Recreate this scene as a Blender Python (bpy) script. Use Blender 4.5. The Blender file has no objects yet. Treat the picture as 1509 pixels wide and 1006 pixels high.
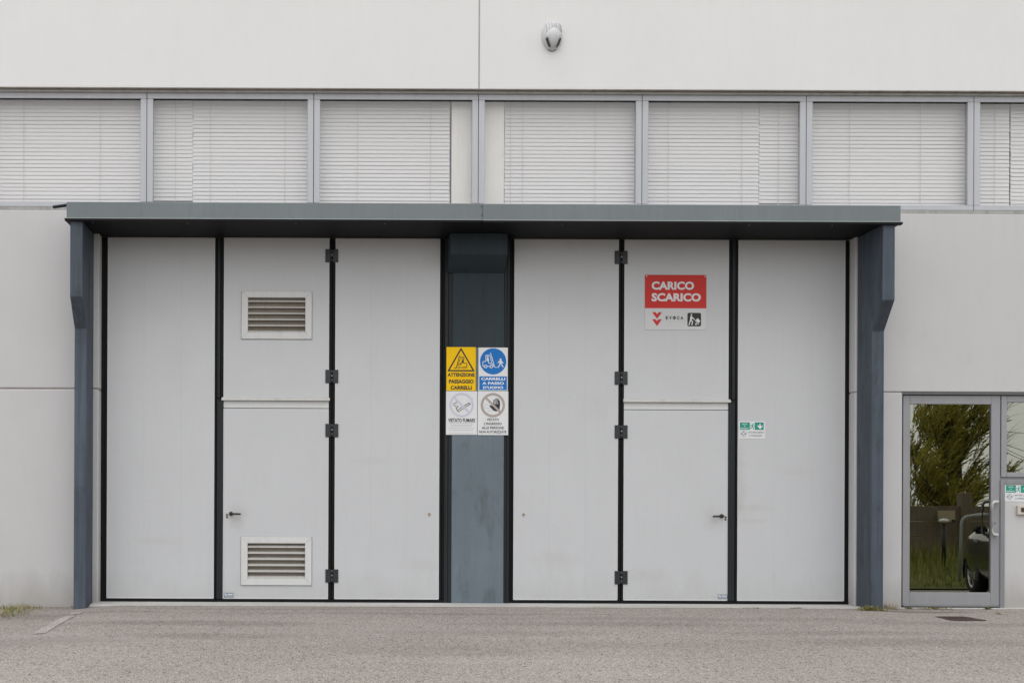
import bpy, bmesh, math, random
from mathutils import Vector, Matrix
R = math.radians
rnd = random.Random(7)
scene = bpy.context.scene
COL = scene.collection

# ------------------------------------------------------------------ camera
CAM_D, CAM_H = 12.5, 1.06          # metres in front of the facade, eye height over the door sill
PPM = 135.0                        # survey pixels per metre on the facade plane
FP = PPM * CAM_D
PX0, PY0, ROLL = 485.0, 750.0, 0.0042
cam_data = bpy.data.cameras.new('camera')
cam = bpy.data.objects.new('camera', cam_data); COL.objects.link(cam)
cam_data.sensor_width = 36.0
cam_data.lens = 36.0 * FP / 1509.0
cam_data.shift_x = (754.5 - PX0) / 1509.0
cam_data.shift_y = (PY0 - 503.0) / 1509.0
cam_data.clip_end = 3000
cam.location = (0, -CAM_D, CAM_H)
cam.rotation_mode = 'QUATERNION'
cam.rotation_quaternion = (Matrix.Rotation(R(90), 3, 'X') @ Matrix.Rotation(ROLL, 3, 'Z')).to_quaternion()
scene.camera = cam

# ------------------------------------------------------------------ sky, sun, exposure
world = bpy.data.worlds.new('World'); scene.world = world; world.use_nodes = True
wn = world.node_tree; wn.nodes.clear()
SUN_EL, SUN_AZ = 60.0, 188.0       # high sun behind cloud, behind and a little left of the camera
sky = wn.nodes.new('ShaderNodeTexSky'); sky.sky_type = 'NISHITA'; sky.sun_disc = False
sky.sun_elevation = R(SUN_EL); sky.sun_rotation = R(SUN_AZ)
sky.air_density = 1.0; sky.dust_density = 3.0; sky.ozone_density = 1.0
hs = wn.nodes.new('ShaderNodeHueSaturation'); hs.inputs['Saturation'].default_value = 0.10
bg = wn.nodes.new('ShaderNodeBackground'); bg.inputs['Strength'].default_value = 0.12
wo = wn.nodes.new('ShaderNodeOutputWorld')
cloud = wn.nodes.new('ShaderNodeMix'); cloud.data_type = 'RGBA'          # an even, closed cloud deck over the clear sky
cloud.inputs['Factor'].default_value = 0.85; cloud.inputs['B'].default_value = (9.0, 9.05, 9.15, 1)
wn.links.new(sky.outputs[0], hs.inputs['Color']); wn.links.new(hs.outputs[0], cloud.inputs['A']); wn.links.new(cloud.outputs['Result'], bg.inputs['Color'])
wn.links.new(bg.outputs[0], wo.inputs['Surface'])
sun_data = bpy.data.lights.new('sun', 'SUN'); sun_data.energy = 0.5; sun_data.angle = R(40)
sun_data.color = (1.0, 0.975, 0.95)
sun = bpy.data.objects.new('sun', sun_data); COL.objects.link(sun)
_az, _el = R(SUN_AZ), R(SUN_EL)
sdir = Vector((math.sin(_az) * math.cos(_el), math.cos(_az) * math.cos(_el), math.sin(_el)))
sun.rotation_euler = sdir.to_track_quat('Z', 'Y').to_euler()
sun.location = (-5, -20, 30)
vs = scene.view_settings
vs.view_transform = 'Standard'; vs.look = 'None'; vs.exposure = 0.49; vs.gamma = 1.0
vs.use_curve_mapping = False
scene.render.engine = 'CYCLES'
scene.cycles.max_bounces = 6
scene.cycles.use_adaptive_sampling = True; scene.cycles.adaptive_threshold = 0.02
scene.cycles.transparent_max_bounces = 12
scene.cycles.caustics_reflective = False; scene.cycles.caustics_refractive = False

# ------------------------------------------------------------------ survey: photo pixel -> metres on a plane d metres in front of the facade
def fx(px, d=0.0, py=620.0):
    u = px + ROLL * (py - PY0)
    return (u - PX0) / PPM * (CAM_D - d) / CAM_D
def fz(py, d=0.0, px=700.0):
    v = py - ROLL * (px - PX0)
    return CAM_H - (v - PY0) / PPM * (CAM_D - d) / CAM_D
def mirror_point(px, py, d):       # where a thing d metres in front of the facade stands, seen in the glass of the entrance
    dist = CAM_D + 0.12 + d
    u = px + ROLL * (py - PY0); v = py - ROLL * (px - PX0)
    return Vector(((u - PX0) * dist / FP, -d, CAM_H - (v - PY0) * dist / FP))

# ------------------------------------------------------------------ materials
MATS = {}
def newmat(name):
    m = bpy.data.materials.new(name); m.use_nodes = True
    MATS[name] = m
    return m, m.node_tree, m.node_tree.nodes['Principled BSDF']
def mixcol(nt, a, b, fac, blend='MIX'):
    n = nt.nodes.new('ShaderNodeMix'); n.data_type = 'RGBA'; n.blend_type = blend
    for sock, val in ((n.inputs['Factor'], fac), (n.inputs['A'], a), (n.inputs['B'], b)):
        if hasattr(val, 'is_output'): nt.links.new(val, sock)
        elif isinstance(val, (int, float)): sock.default_value = val
        else: sock.default_value = (*val, 1)
    return n.outputs['Result']
def noise(nt, scale, detail=4, rough=0.55, stretch=(1, 1, 1), seed=0.0, lo=None, hi=None):
    tc = nt.nodes.new('ShaderNodeTexCoord'); mp = nt.nodes.new('ShaderNodeMapping')
    g = nt.nodes.new('ShaderNodeNewGeometry')
    nt.links.new(g.outputs['Position'], mp.inputs['Vector'])
    mp.inputs['Scale'].default_value = stretch; mp.inputs['Location'].default_value = (seed, seed * .7, seed * 1.3)
    n = nt.nodes.new('ShaderNodeTexNoise')
    n.inputs['Scale'].default_value = scale; n.inputs['Detail'].default_value = detail; n.inputs['Roughness'].default_value = rough
    nt.links.new(mp.outputs[0], n.inputs['Vector'])
    out = n.outputs['Fac']
    if lo is not None: out = ramp(nt, out, lo, hi)
    return out
def ramp(nt, sock, lo, hi):
    r = nt.nodes.new('ShaderNodeMapRange'); r.inputs['From Min'].default_value = lo; r.inputs['From Max'].default_value = hi
    nt.links.new(sock, r.inputs['Value']); return r.outputs['Result']
def math_node(nt, op, a, b=None):
    n = nt.nodes.new('ShaderNodeMath'); n.operation = op; n.use_clamp = False
    for i, v in enumerate((a, b)):
        if v is None: continue
        if hasattr(v, 'is_output'): nt.links.new(v, n.inputs[i])
        else: n.inputs[i].default_value = v
    return n.outputs[0]
def bump(nt, bsdf, sock, strength=0.2, dist=0.01):
    b = nt.nodes.new('ShaderNodeBump'); b.inputs['Strength'].default_value = strength; b.inputs['Distance'].default_value = dist
    nt.links.new(sock, b.inputs['Height']); nt.links.new(b.outputs['Normal'], bsdf.inputs['Normal'])
def sc(c, k): return tuple(x * k for x in c)
def painted(name, c, rough=0.5, var=0.06, streak=0.06, dirt=(0.5, 0.45, 0.4), dirt_amt=0.0, bmp=0.08, bscale=60, spec=0.4, metal=0.0, speck=0.0, splash=0.0):
    m, nt, p = newmat(name)
    big = noise(nt, 1.3, 5, 0.6, lo=0.3, hi=0.7)
    col = mixcol(nt, sc(c, 1 - var), sc(c, 1 + var), big)
    if streak:
        st = noise(nt, 3.0, 5, 0.65, stretch=(6, 6, 0.25), seed=3.1, lo=0.42, hi=0.66)
        col = mixcol(nt, col, sc(c, 1 - streak * 2), math_node(nt, 'MULTIPLY', st, 0.6))
    if dirt_amt:
        dn = noise(nt, 4.0, 8, 0.7, stretch=(2.2, 2.2, 0.7), seed=9.4, lo=0.52, hi=0.8)
        col = mixcol(nt, col, tuple(x * y for x, y in zip(c, dirt)), math_node(nt, 'MULTIPLY', dn, dirt_amt))
    if speck:
        sp = noise(nt, 45, 2, 0.5, seed=5.5, lo=0.70, hi=0.74)
        col = mixcol(nt, col, sc(c, 0.45), math_node(nt, 'MULTIPLY', sp, speck))
    if splash:                                   # rain-splashed grime, ragged, along the foot
        g = nt.nodes.new('ShaderNodeNewGeometry'); sx = nt.nodes.new('ShaderNodeSeparateXYZ'); nt.links.new(g.outputs['Position'], sx.inputs[0])
        low = ramp(nt, math_node(nt, 'ADD', sx.outputs[2], math_node(nt, 'MULTIPLY', noise(nt, 5, 6, 0.7, stretch=(1, 1, 0.4), seed=8.8), -0.55)), 0.12, -0.22)
        col = mixcol(nt, col, tuple(x * y for x, y in zip(c, (0.62, 0.58, 0.53))), math_node(nt, 'MULTIPLY', low, splash))
    nt.links.new(col, p.inputs['Base Color'])
    p.inputs['Roughness'].default_value = rough; p.inputs['Metallic'].default_value = metal
    p.inputs['Specular IOR Level'].default_value = spec
    if bmp: bump(nt, p, noise(nt, bscale, 5, 0.6), bmp, 0.004)
    return m
def plain(name, c, rough=0.5, metal=0.0, spec=0.5):
    m, nt, p = newmat(name)
    p.inputs['Base Color'].default_value = (*c, 1); p.inputs['Roughness'].default_value = rough
    p.inputs['Metallic'].default_value = metal; p.inputs['Specular IOR Level'].default_value = spec
    return m

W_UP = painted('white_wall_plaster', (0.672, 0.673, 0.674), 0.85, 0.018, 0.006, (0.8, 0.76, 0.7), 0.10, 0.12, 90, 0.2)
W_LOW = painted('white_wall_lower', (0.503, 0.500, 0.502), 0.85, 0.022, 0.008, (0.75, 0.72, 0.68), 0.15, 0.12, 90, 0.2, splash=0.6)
W_EDGE = painted('weathered_edge', (0.30, 0.265, 0.24), 0.9, 0.2, 0.1, (0.35, 0.28, 0.22), 0.9, 0.2, 60, 0.2)
W_JOINT = painted('joint_sealant', (0.42, 0.385, 0.365), 0.9, 0.1, 0.0, (0.5, 0.45, 0.4), 0.5, 0.1, 60, 0.2)
W_BRIGHT = painted('white_chamfer', (0.74, 0.735, 0.725), 0.8, 0.02, 0.02, (0.6, 0.55, 0.5), 0.25, 0.1, 80, 0.2)
LEAF = painted('door_panel_paint', (0.505, 0.515, 0.528), 0.45, 0.02, 0.010, (0.80, 0.78, 0.74), 0.15, 0.10, 130, 0.35, speck=0.18, splash=0.28)
def smudges(mat, spots, tint):
    """hand and trolley marks with ragged edges: (x, z, rx, rz, amount)"""
    nt = mat.node_tree; p = nt.nodes['Principled BSDF']; col = p.inputs['Base Color'].links[0].from_socket
    g = nt.nodes.new('ShaderNodeNewGeometry'); sep = nt.nodes.new('ShaderNodeSeparateXYZ'); nt.links.new(g.outputs['Position'], sep.inputs[0])
    rag = math_node(nt, 'MULTIPLY', math_node(nt, 'SUBTRACT', noise(nt, 9, 7, 0.75, seed=12.3), 0.5), 2.6)
    for x, z, rx, rz, amt in spots:
        a = math_node(nt, 'DIVIDE', math_node(nt, 'SUBTRACT', sep.outputs[0], x), rx); b = math_node(nt, 'DIVIDE', math_node(nt, 'SUBTRACT', sep.outputs[2], z), rz)
        r = math_node(nt, 'ADD', math_node(nt, 'SQRT', math_node(nt, 'ADD', math_node(nt, 'MULTIPLY', a, a), math_node(nt, 'MULTIPLY', b, b))), rag)
        col = mixcol(nt, col, tint, math_node(nt, 'MULTIPLY', ramp(nt, r, 1.1, 0.3), amt))
    nt.links.new(col, p.inputs['Base Color'])
smudges(LEAF, [(4.52, 1.35, 0.10, 0.45, 0.30), (4.70, 1.10, 0.22, 0.05, 0.22), (4.66, 0.95, 0.2, 0.03, 0.2), (-1.02, 0.98, 0.12, 0.14, 0.28), (4.22, 0.98, 0.12, 0.14, 0.22), (1.05, 0.45, 0.35, 0.10, 0.16), (0.45, 1.6, 0.25, 0.06, 0.12), (2.5, 0.5, 0.3, 0.12, 0.16), (-1.9, 0.7, 0.3, 0.06, 0.14), (3.5, 0.35, 0.3, 0.10, 0.18), (5.2, 1.5, 0.25, 0.05, 0.12), (-1.7, 2.7, 0.2, 0.3, 0.08), (2.9, 2.2, 0.25, 0.2, 0.08)], (0.36, 0.34, 0.31))
LEAF_EDGE = painted('door_panel_edge', (0.575, 0.585, 0.585), 0.4, 0.03, 0.02, (0.6, 0.55, 0.5), 0.3, 0.05, 80)
SEAL = painted('black_rubber_seal', (0.0075, 0.0075, 0.008), 0.6, 0.2, 0.1, (2.2, 2.1, 2.0), 0.4, 0.1, 60, 0.15)
SEAL2 = painted('dark_frame_profile', (0.014, 0.0175, 0.020), 0.5, 0.2, 0.1, (1.8, 1.8, 1.8), 0.4, 0.08, 60, 0.25)
SLATE = painted('slate_blue_paint', (0.066, 0.083, 0.108), 0.6, 0.16, 0.30, (0.30, 0.29, 0.29), 0.95, 0.2, 45, 0.35)
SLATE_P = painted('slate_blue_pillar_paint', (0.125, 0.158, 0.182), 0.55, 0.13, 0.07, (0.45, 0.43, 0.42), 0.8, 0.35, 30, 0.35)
FASCIA = painted('grey_green_sheet_metal', (0.135, 0.160, 0.165), 0.42, 0.07, 0.05, (0.7, 0.7, 0.7), 0.35, 0.05, 60, 0.5)
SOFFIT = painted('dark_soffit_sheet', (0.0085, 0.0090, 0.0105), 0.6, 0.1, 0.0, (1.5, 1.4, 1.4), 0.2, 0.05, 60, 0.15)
SLATE_D = painted('dark_slate', (0.031, 0.044, 0.053), 0.6, 0.1, 0.08, (0.5, 0.5, 0.5), 0.5, 0.15, 40, 0.2)
DRIP = painted('bare_metal_edge', (0.33, 0.36, 0.36), 0.4, 0.1, 0.0, (0.5, 0.5, 0.5), 0.4, 0.05, 60, 0.5)
ALU = painted('anodised_aluminium', (0.425, 0.435, 0.46), 0.38, 0.03, 0.05, (0.75, 0.7, 0.65), 0.25, 0.03, 60, 0.5, metal=0.15)
ALU_E = painted('entrance_aluminium', (0.270, 0.273, 0.288), 0.4, 0.03, 0.05, (0.75, 0.7, 0.65), 0.25, 0.03, 60, 0.5)
ALU_D = painted('aluminium_shadow_profile', (0.22, 0.225, 0.235), 0.45, 0.05, 0.05, (0.6, 0.55, 0.5), 0.4, 0.03, 60, 0.5)
RAIL = painted('stained_grey_rail', (0.33, 0.33, 0.32), 0.55, 0.08, 0.08, (0.4, 0.32, 0.26), 0.8, 0.08, 60, 0.4)
GAP = plain('dark_gap', (0.012, 0.012, 0.012), 0.8)
VENT = painted('vent_white_aluminium', (0.585, 0.59, 0.585), 0.45, 0.02, 0.04, (0.6, 0.55, 0.48), 0.3, 0.04, 70, 0.4)
VENT_IN = painted('vent_louver_aluminium', (0.50, 0.495, 0.47), 0.45, 0.05, 0.06, (0.55, 0.48, 0.4), 0.6, 0.05, 70, 0.4)
MESH_IN = painted('insect_mesh', (0.24, 0.21, 0.17), 0.8, 0.1, 0.1, (0.5, 0.5, 0.5), 0.5, 0.1, 300, 0.3)
HINGE = painted('gunmetal_hinge', (0.015, 0.017, 0.021), 0.4, 0.1, 0.05, (0.5, 0.5, 0.5), 0.4, 0.08, 80, 0.5)
BLACK = plain('black_plastic', (0.012, 0.012, 0.012), 0.35)
BOLT = plain('zinc_bolt', (0.45, 0.46, 0.47), 0.35, 0.7)
BRASS = plain('dull_brass', (0.30, 0.23, 0.14), 0.45, 0.5)
BLIND = painted('white_blind_slat', (0.76, 0.757, 0.753), 0.5, 0.004, 0.0, (0.8, 0.78, 0.72), 0.0, 0.0, 60, 0.25)
CREAM = painted('cream_column_paint', (0.84, 0.825, 0.785), 0.8, 0.03, 0.04, (0.75, 0.7, 0.55), 0.4, 0.05, 40, 0.2)
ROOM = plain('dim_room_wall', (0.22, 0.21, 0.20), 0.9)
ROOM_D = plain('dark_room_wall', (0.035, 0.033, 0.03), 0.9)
SLAB = painted('concrete_sill', (0.46, 0.455, 0.44), 0.85, 0.08, 0.0, (0.6, 0.56, 0.5), 0.6, 0.3, 40, 0.2)

def glass(name, tint, refl, refl_tint, rough=0.0):
    m = bpy.data.materials.new(name); m.use_nodes = True; nt = m.node_tree; nt.nodes.clear()
    o = nt.nodes.new('ShaderNodeOutputMaterial'); mx = nt.nodes.new('ShaderNodeMixShader')
    t = nt.nodes.new('ShaderNodeBsdfTransparent'); t.inputs[0].default_value = (*tint, 1)
    g = nt.nodes.new('ShaderNodeBsdfGlossy'); g.inputs['Color'].default_value = (*refl_tint, 1); g.inputs['Roughness'].default_value = rough
    mx.inputs[0].default_value = refl
    nt.links.new(t.outputs[0], mx.inputs[1]); nt.links.new(g.outputs[0], mx.inputs[2]); nt.links.new(mx.outputs[0], o.inputs[0])
    MATS[name] = m; return m
GLASS_UP = glass('window_glass', (0.942, 0.940, 0.941), 0.05, (1, 1, 1), 0.02)
GLASS_DR = glass('tinted_reflective_glass', (0.20, 0.20, 0.17), 0.27, (0.95, 0.96, 0.82), 0.0)

def asphalt_mat(name, base):
    m, nt, p = newmat(name)
    big = noise(nt, 0.55, 6, 0.62, stretch=(0.6, 1.0, 1), seed=2.0, lo=0.32, hi=0.68)
    col = mixcol(nt, sc(base, 0.84), sc(base, 1.10), big)
    mid = noise(nt, 3.0, 6, 0.65, stretch=(0.35, 1.4, 1), seed=6.0, lo=0.4, hi=0.75)       # drag marks along the doors
    col = mixcol(nt, col, sc(base, 0.70), math_node(nt, 'MULTIPLY', mid, 0.50))
    # aggregate: stones of a centimetre or so
    v = nt.nodes.new('ShaderNodeTexVoronoi'); v.inputs['Scale'].default_value = 150
    g = nt.nodes.new('ShaderNodeNewGeometry'); mpg = nt.nodes.new('ShaderNodeMapping'); mpg.inputs['Scale'].default_value = (1, 0.7, 1)
    nt.links.new(g.outputs['Position'], mpg.inputs['Vector']); nt.links.new(mpg.outputs[0], v.inputs['Vector'])
    hsv = nt.nodes.new('ShaderNodeSeparateColor'); nt.links.new(v.outputs['Color'], hsv.inputs[0])
    light = ramp(nt, hsv.outputs[0], 0.55, 1.0); dark = ramp(nt, hsv.outputs[1], 0.62, 1.0)
    col = mixcol(nt, col, (0.50, 0.47, 0.44), math_node(nt, 'MULTIPLY', light, 0.85))
    col = mixcol(nt, col, (0.085, 0.078, 0.069), math_node(nt, 'MULTIPLY', dark, 0.82))
    v2 = nt.nodes.new('ShaderNodeTexVoronoi'); v2.inputs['Scale'].default_value = 62
    nt.links.new(mpg.outputs[0], v2.inputs['Vector'])
    hs2 = nt.nodes.new('ShaderNodeSeparateColor'); nt.links.new(v2.outputs['Color'], hs2.inputs[0])
    col = mixcol(nt, col, (0.34, 0.31, 0.29), math_node(nt, 'MULTIPLY', ramp(nt, hs2.outputs[0], 0.82, 1.0), 0.40))
    col = mixcol(nt, col, (0.06, 0.05, 0.045), math_node(nt, 'MULTIPLY', ramp(nt, hs2.outputs[1], 0.88, 1.0), 0.65))
    # damp stain trailing to the drain cover beside the entrance, oil marks near the left pilaster
    sep = nt.nodes.new('ShaderNodeSeparateXYZ'); nt.links.new(g.outputs['Position'], sep.inputs[0])
    wob = math_node(nt, 'MULTIPLY', math_node(nt, 'SUBTRACT', noise(nt, 2.2, 5, 0.6, seed=1.7), 0.5), 0.5)
    def blob(cx, cy, rx, ry, amt):
        a = math_node(nt, 'DIVIDE', math_node(nt, 'SUBTRACT', sep.outputs[0], cx), rx)
        b = math_node(nt, 'DIVIDE', math_node(nt, 'SUBTRACT', sep.outputs[1], cy), ry)
        r = math_node(nt, 'ADD', math_node(nt, 'SQRT', math_node(nt, 'ADD', math_node(nt, 'MULTIPLY', a, a), math_node(nt, 'MULTIPLY', b, b))), math_node(nt, 'MULTIPLY', wob, 1.6))
        return math_node(nt, 'MULTIPLY', ramp(nt, r, 1.05, 0.45), amt)
    for s in ((6.1, -0.42, 0.75, 0.13, 0.5), (-2.6, -2.75, 1.2, 0.22, 0.30), (-0.9, -2.5, 1.1, 0.20, 0.22), (2.6, -1.7, 1.8, 0.18, 0.20), (4.9, -2.7, 1.6, 0.25, 0.22), (1.4, -2.3, 1.2, 0.2, 0.16), (6.0, -1.5, 1.2, 0.2, 0.22), (1.0, -0.95, 3.0, 0.10, 0.22), (4.6, -2.2, 1.6, 0.16, 0.2), (0.9, -3.2, 1.2, 0.25, 0.16), (-1.2, -1.75, 1.5, 0.22, 0.30), (-2.3, -0.85, 0.9, 0.16, 0.22), (-3.2, -1.0, 0.7, 0.3, 0.3), (-0.6, -0.55, 2.2, 0.12, 0.20), (3.6, -1.3, 2.4, 0.2, 0.16), (2.0, -2.9, 2.6, 0.35, 0.12)):
        col = mixcol(nt, col, (0.070, 0.058, 0.052), blob(*s))
    for s in ((-2.7, -2.35, 0.7, 0.18, 0.35), (-2.2, -2.75, 1.3, 0.2, 0.3), (0.6, -2.2, 1.5, 0.3, 0.12)):
        col = mixcol(nt, col, (0.33, 0.305, 0.29), blob(*s))
    col = mixcol(nt, col, (0.20, 0.145, 0.10), blob(1.7, -0.235, 5.2, 0.055, 0.75))      # silt washed up against the sill
    nt.links.new(col, p.inputs['Base Color']); p.inputs['Roughness'].default_value = 0.92
    p.inputs['Specular IOR Level'].default_value = 0.2
    bump(nt, p, v.outputs['Distance'], 0.35, 0.008)
    return m
ASPHALT = asphalt_mat('weathered_asphalt', (0.312, 0.274, 0.247))
LINE = asphalt_mat('worn_road_paint', (0.42, 0.39, 0.365))
LINE_B = asphalt_mat('road_paint', (0.60, 0.575, 0.55))
IRON = painted('rusty_cast_iron', (0.060, 0.038, 0.032), 0.7, 0.2, 0.0, (0.5, 0.45, 0.4), 0.6, 0.3, 80, 0.4)

# ------------------------------------------------------------------ mesh helpers
def tag(o, label=None, cat=None, group=None, kind=None):
    if label: o['label'] = label
    if cat: o['category'] = cat
    if group: o['group'] = group
    if kind: o['kind'] = kind
    return o
def link(name, me, parent=None, loc=None):
    o = bpy.data.objects.new(name, me); COL.objects.link(o)
    if parent is not None:
        o.parent = parent
        o.matrix_parent_inverse = Matrix.Translation(-parent_world(parent))
    if loc is not None: o.location = loc
    return o
def parent_world(p):
    v = Vector(p.location)
    if p.parent is not None: v = v + (Vector(p.matrix_parent_inverse.translation) + parent_world(p.parent))
    return v
def empty(name, loc=(0, 0, 0), parent=None):
    o = bpy.data.objects.new(name, None); COL.objects.link(o); o.location = loc; o.empty_display_size = 0.1
    if parent is not None:
        o.parent = parent; o.matrix_parent_inverse = Matrix.Translation(-parent_world(parent))
    return o
def finish(name, bm, mat, parent=None, smooth=False):
    me = bpy.data.meshes.new(name); bm.normal_update(); bm.to_mesh(me); bm.free()
    mats = mat if isinstance(mat, (list, tuple)) else [mat]
    for m in mats: me.materials.append(m)
    if smooth:
        for f in me.polygons: f.use_smooth = True
    return link(name, me, parent)
def add_box(bm, x0, x1, y0, y1, z0, z1, mi=0):
    vs_ = [bm.verts.new((x, y, z)) for x in (x0, x1) for y in (y0, y1) for z in (z0, z1)]
    for q in ((0, 1, 3, 2), (4, 6, 7, 5), (0, 4, 5, 1), (2, 3, 7, 6), (0, 2, 6, 4), (1, 5, 7, 3)):
        f = bm.faces.new([vs_[i] for i in q]); f.material_index = mi
    return vs_
def box(name, x0, x1, d0, d1, z0, z1, mat, parent=None, bevel=0.0, seg=1):
    """axis-aligned block; d0 < d1 are metres in front of the facade plane"""
    bm = bmesh.new(); add_box(bm, min(x0, x1), max(x0, x1), -d1, -d0, min(z0, z1), max(z0, z1))
    bmesh.ops.recalc_face_normals(bm, faces=bm.faces)
    if bevel: bmesh.ops.bevel(bm, geom=bm.edges[:], offset=bevel, segments=seg, affect='EDGES', profile=0.5)
    return finish(name, bm, mat, parent)
def add_prism(bm, pts, vec, mi=0):
    a = [bm.verts.new(p) for p in pts]; b = [bm.verts.new(Vector(p) + Vector(vec)) for p in pts]
    n = len(pts); fs = [bm.faces.new(a), bm.faces.new(b[::-1])]
    for i in range(n): fs.append(bm.faces.new((a[i], b[i], b[(i + 1) % n], a[(i + 1) % n])))
    for f in fs: f.material_index = mi
def prism(name, pts, vec, mat, parent=None, bevel=0.0):
    bm = bmesh.new(); add_prism(bm, pts, vec); bmesh.ops.recalc_face_normals(bm, faces=bm.faces)
    if bevel: bmesh.ops.bevel(bm, geom=bm.edges[:], offset=bevel, segments=1, affect='EDGES')
    return finish(name, bm, mat, parent)
def add_tube(bm, pts, radii, n=8, cap=True, mi=0):
    pts = [Vector(p) for p in pts]
    if not isinstance(radii, (list, tuple)): radii = [radii] * len(pts)
    rings = []; up = None
    for i, p in enumerate(pts):
        t = (pts[min(i + 1, len(pts) - 1)] - pts[max(i - 1, 0)]).normalized()
        if up is None: up = Vector((0, 0, 1)) if abs(t.z) < 0.9 else Vector((1, 0, 0))
        a = t.cross(up); a = a.normalized() if a.length > 1e-6 else t.orthogonal().normalized(); b = t.cross(a).normalized(); up = b.cross(t) if False else up
        rings.append([bm.verts.new(p + (a * math.cos(2 * math.pi * k / n) + b * math.sin(2 * math.pi * k / n)) * radii[i]) for k in range(n)])
    for r0, r1 in zip(rings, rings[1:]):
        for k in range(n):
            f = bm.faces.new((r0[k], r0[(k + 1) % n], r1[(k + 1) % n], r1[k])); f.material_index = mi; f.smooth = True
    if cap:
        for r_ in (rings[0][::-1], rings[-1]):
            f = bm.faces.new(r_); f.material_index = mi
def tube(name, pts, radii, mat, parent=None, n=10):
    bm = bmesh.new(); add_tube(bm, pts, radii, n); bmesh.ops.recalc_face_normals(bm, faces=bm.faces)
    return finish(name, bm, mat, parent)
def disc(name, x, d, z, r, t, mat, parent=None, n=16):
    return tube(name, [(x, -d, z), (x, -(d + t), z)], r, mat, parent, n)

# ------------------------------------------------------------------ ground
def smooth(t): t = max(0.0, min(1.0, t)); return t * t * (3 - 2 * t)
def ground_z(x, d):
    side = -0.045 * smooth((-2.3 - x) / 0.6) - 0.018 * smooth((x - 5.6) / 0.7)
    return 0.020 + side * (1 - smooth((d - 1.0) / 4)) - 0.46 * smooth((d - 0.2) / 9.5)
def ground_sheet(name, xs, ds, zf, mat):
    bm = bmesh.new()
    g = [[bm.verts.new((x, -d, zf(x, d))) for x in xs] for d in ds]
    for i in range(len(ds) - 1):
        for j in range(len(xs) - 1):
            f = bm.faces.new((g[i][j], g[i + 1][j], g[i + 1][j + 1], g[i][j + 1])); f.smooth = True
    bmesh.ops.recalc_face_normals(bm, faces=bm.faces)
    o = finish(name, bm, mat); o['kind'] = 'structure'
    if o.data.polygons[0].normal.z < 0: o.data.flip_normals()
    return o
xs = [-900, -300, -100, -40, -20, -12] + [-8 + 0.25 * i for i in range(0, 85)] + [16, 22, 40, 100, 300, 900]
ds = [-0.10, 0.0, 0.1, 0.2, 0.3, 0.4, 0.6, 0.8, 1, 1.3, 1.6, 2, 2.5, 3, 3.5, 4, 5, 6, 7, 8, 9, 10, 12, 15, 20, 40, 100, 300, 1500]
def lot_z(x, d):
    return ground_z(x, d) + (0.004 * math.sin(x * 2.1 + d * 1.3) * math.sin(d * 2.2 - x * 0.7) if 0.5 < d < 8 else 0)
ground_sheet('asphalt_yard', xs, ds, lot_z, ASPHALT)

# ------------------------------------------------------------------ building
DD = -0.14                                   # door plane
B = tag(empty('industrial_building', (1.6, 0.3, 0)), 'white precast industrial building front with a strip of clerestory windows', 'building')
X_L, X_R = -2.523, 5.736                     # door opening
Z_HEAD, Z_SILL, Z_UP = 4.03, fz(312.2, 0, 700), fz(131.5, 0, 700)
Z_J = fz(575.0, 0, 740)                      # horizontal panel joint
XJ = fx(706, 0, 70)
EX0 = fx(1329.5, 0, 740)                     # entrance opening, left edge
EX1 = 9.4
Z_EH = fz(577.5, 0, 1400)
def panel(x0, x1, z0, z1, mat, d1=0.0, bevel=0.006): return box('wall_panel', x0, x1, -0.24, d1, z0, z1, mat, B, bevel)
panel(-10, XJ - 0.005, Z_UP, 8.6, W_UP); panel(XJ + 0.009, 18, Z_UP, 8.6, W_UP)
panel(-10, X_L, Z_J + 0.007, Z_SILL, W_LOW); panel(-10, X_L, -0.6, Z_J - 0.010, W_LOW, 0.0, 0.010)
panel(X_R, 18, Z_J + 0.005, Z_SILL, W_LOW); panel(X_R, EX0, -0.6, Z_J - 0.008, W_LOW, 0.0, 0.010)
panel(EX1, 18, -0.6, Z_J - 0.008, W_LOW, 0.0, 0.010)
panel(X_L + 0.001, X_R - 0.001, Z_HEAD + 0.03, Z_SILL - 0.002, W_LOW, -0.002)
box('joint_sealant', XJ - 0.008, XJ + 0.012, -0.2, -0.012, Z_UP, 8.6, W_JOINT, B)
box('joint_sealant', -10, X_L - 0.01, -0.2, -0.014, Z_J - 0.02, Z_J + 0.02, W_JOINT, B)
box('joint_sealant', X_R + 0.01, EX0 - 0.01, -0.2, -0.014, Z_J - 0.02, Z_J + 0.02, W_JOINT, B)
box('lintel_drip_edge', -10, 18, -0.1, -0.003, Z_UP - 0.004, Z_UP + 0.004, W_EDGE, B)
HEADR = painted('head_rail_grey', (0.50, 0.50, 0.485), 0.55, 0.06, 0.06, (0.45, 0.36, 0.30), 0.6, 0.08, 60, 0.4)
WD = -0.09                                   # window plane (frame face)
z_ft = fz(138.5, WD, 705); z_gt = fz(147.5, WD, 705); z_gb = fz(297.0, WD, 60) + 0.0; z_fb = fz(304.3, WD, 60)
box('head_rail', -10, 18, -0.2, -0.055, fz(137.4, -0.055, 705), Z_UP - 0.005, HEADR, B)
box('head_gap', -10, 18, -0.2, WD - 0.02, z_ft - 0.004, fz(137.4, -0.055, 705) + 0.002, GAP, B)
box('window_sill', -10, 18, -0.2, -0.012, Z_SILL + 0.002, Z_SILL + 0.040, RAIL, B, 0.003)
box('sill_gap', -10, 18, -0.2, WD - 0.01, Z_SILL + 0.038, z_fb + 0.002, GAP, B)
joints = [fx(p, WD, 220) for p in (-30, 216.2, 462.2, 705, 946.2, 1188.2, 1435.2, 1682)]
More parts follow.
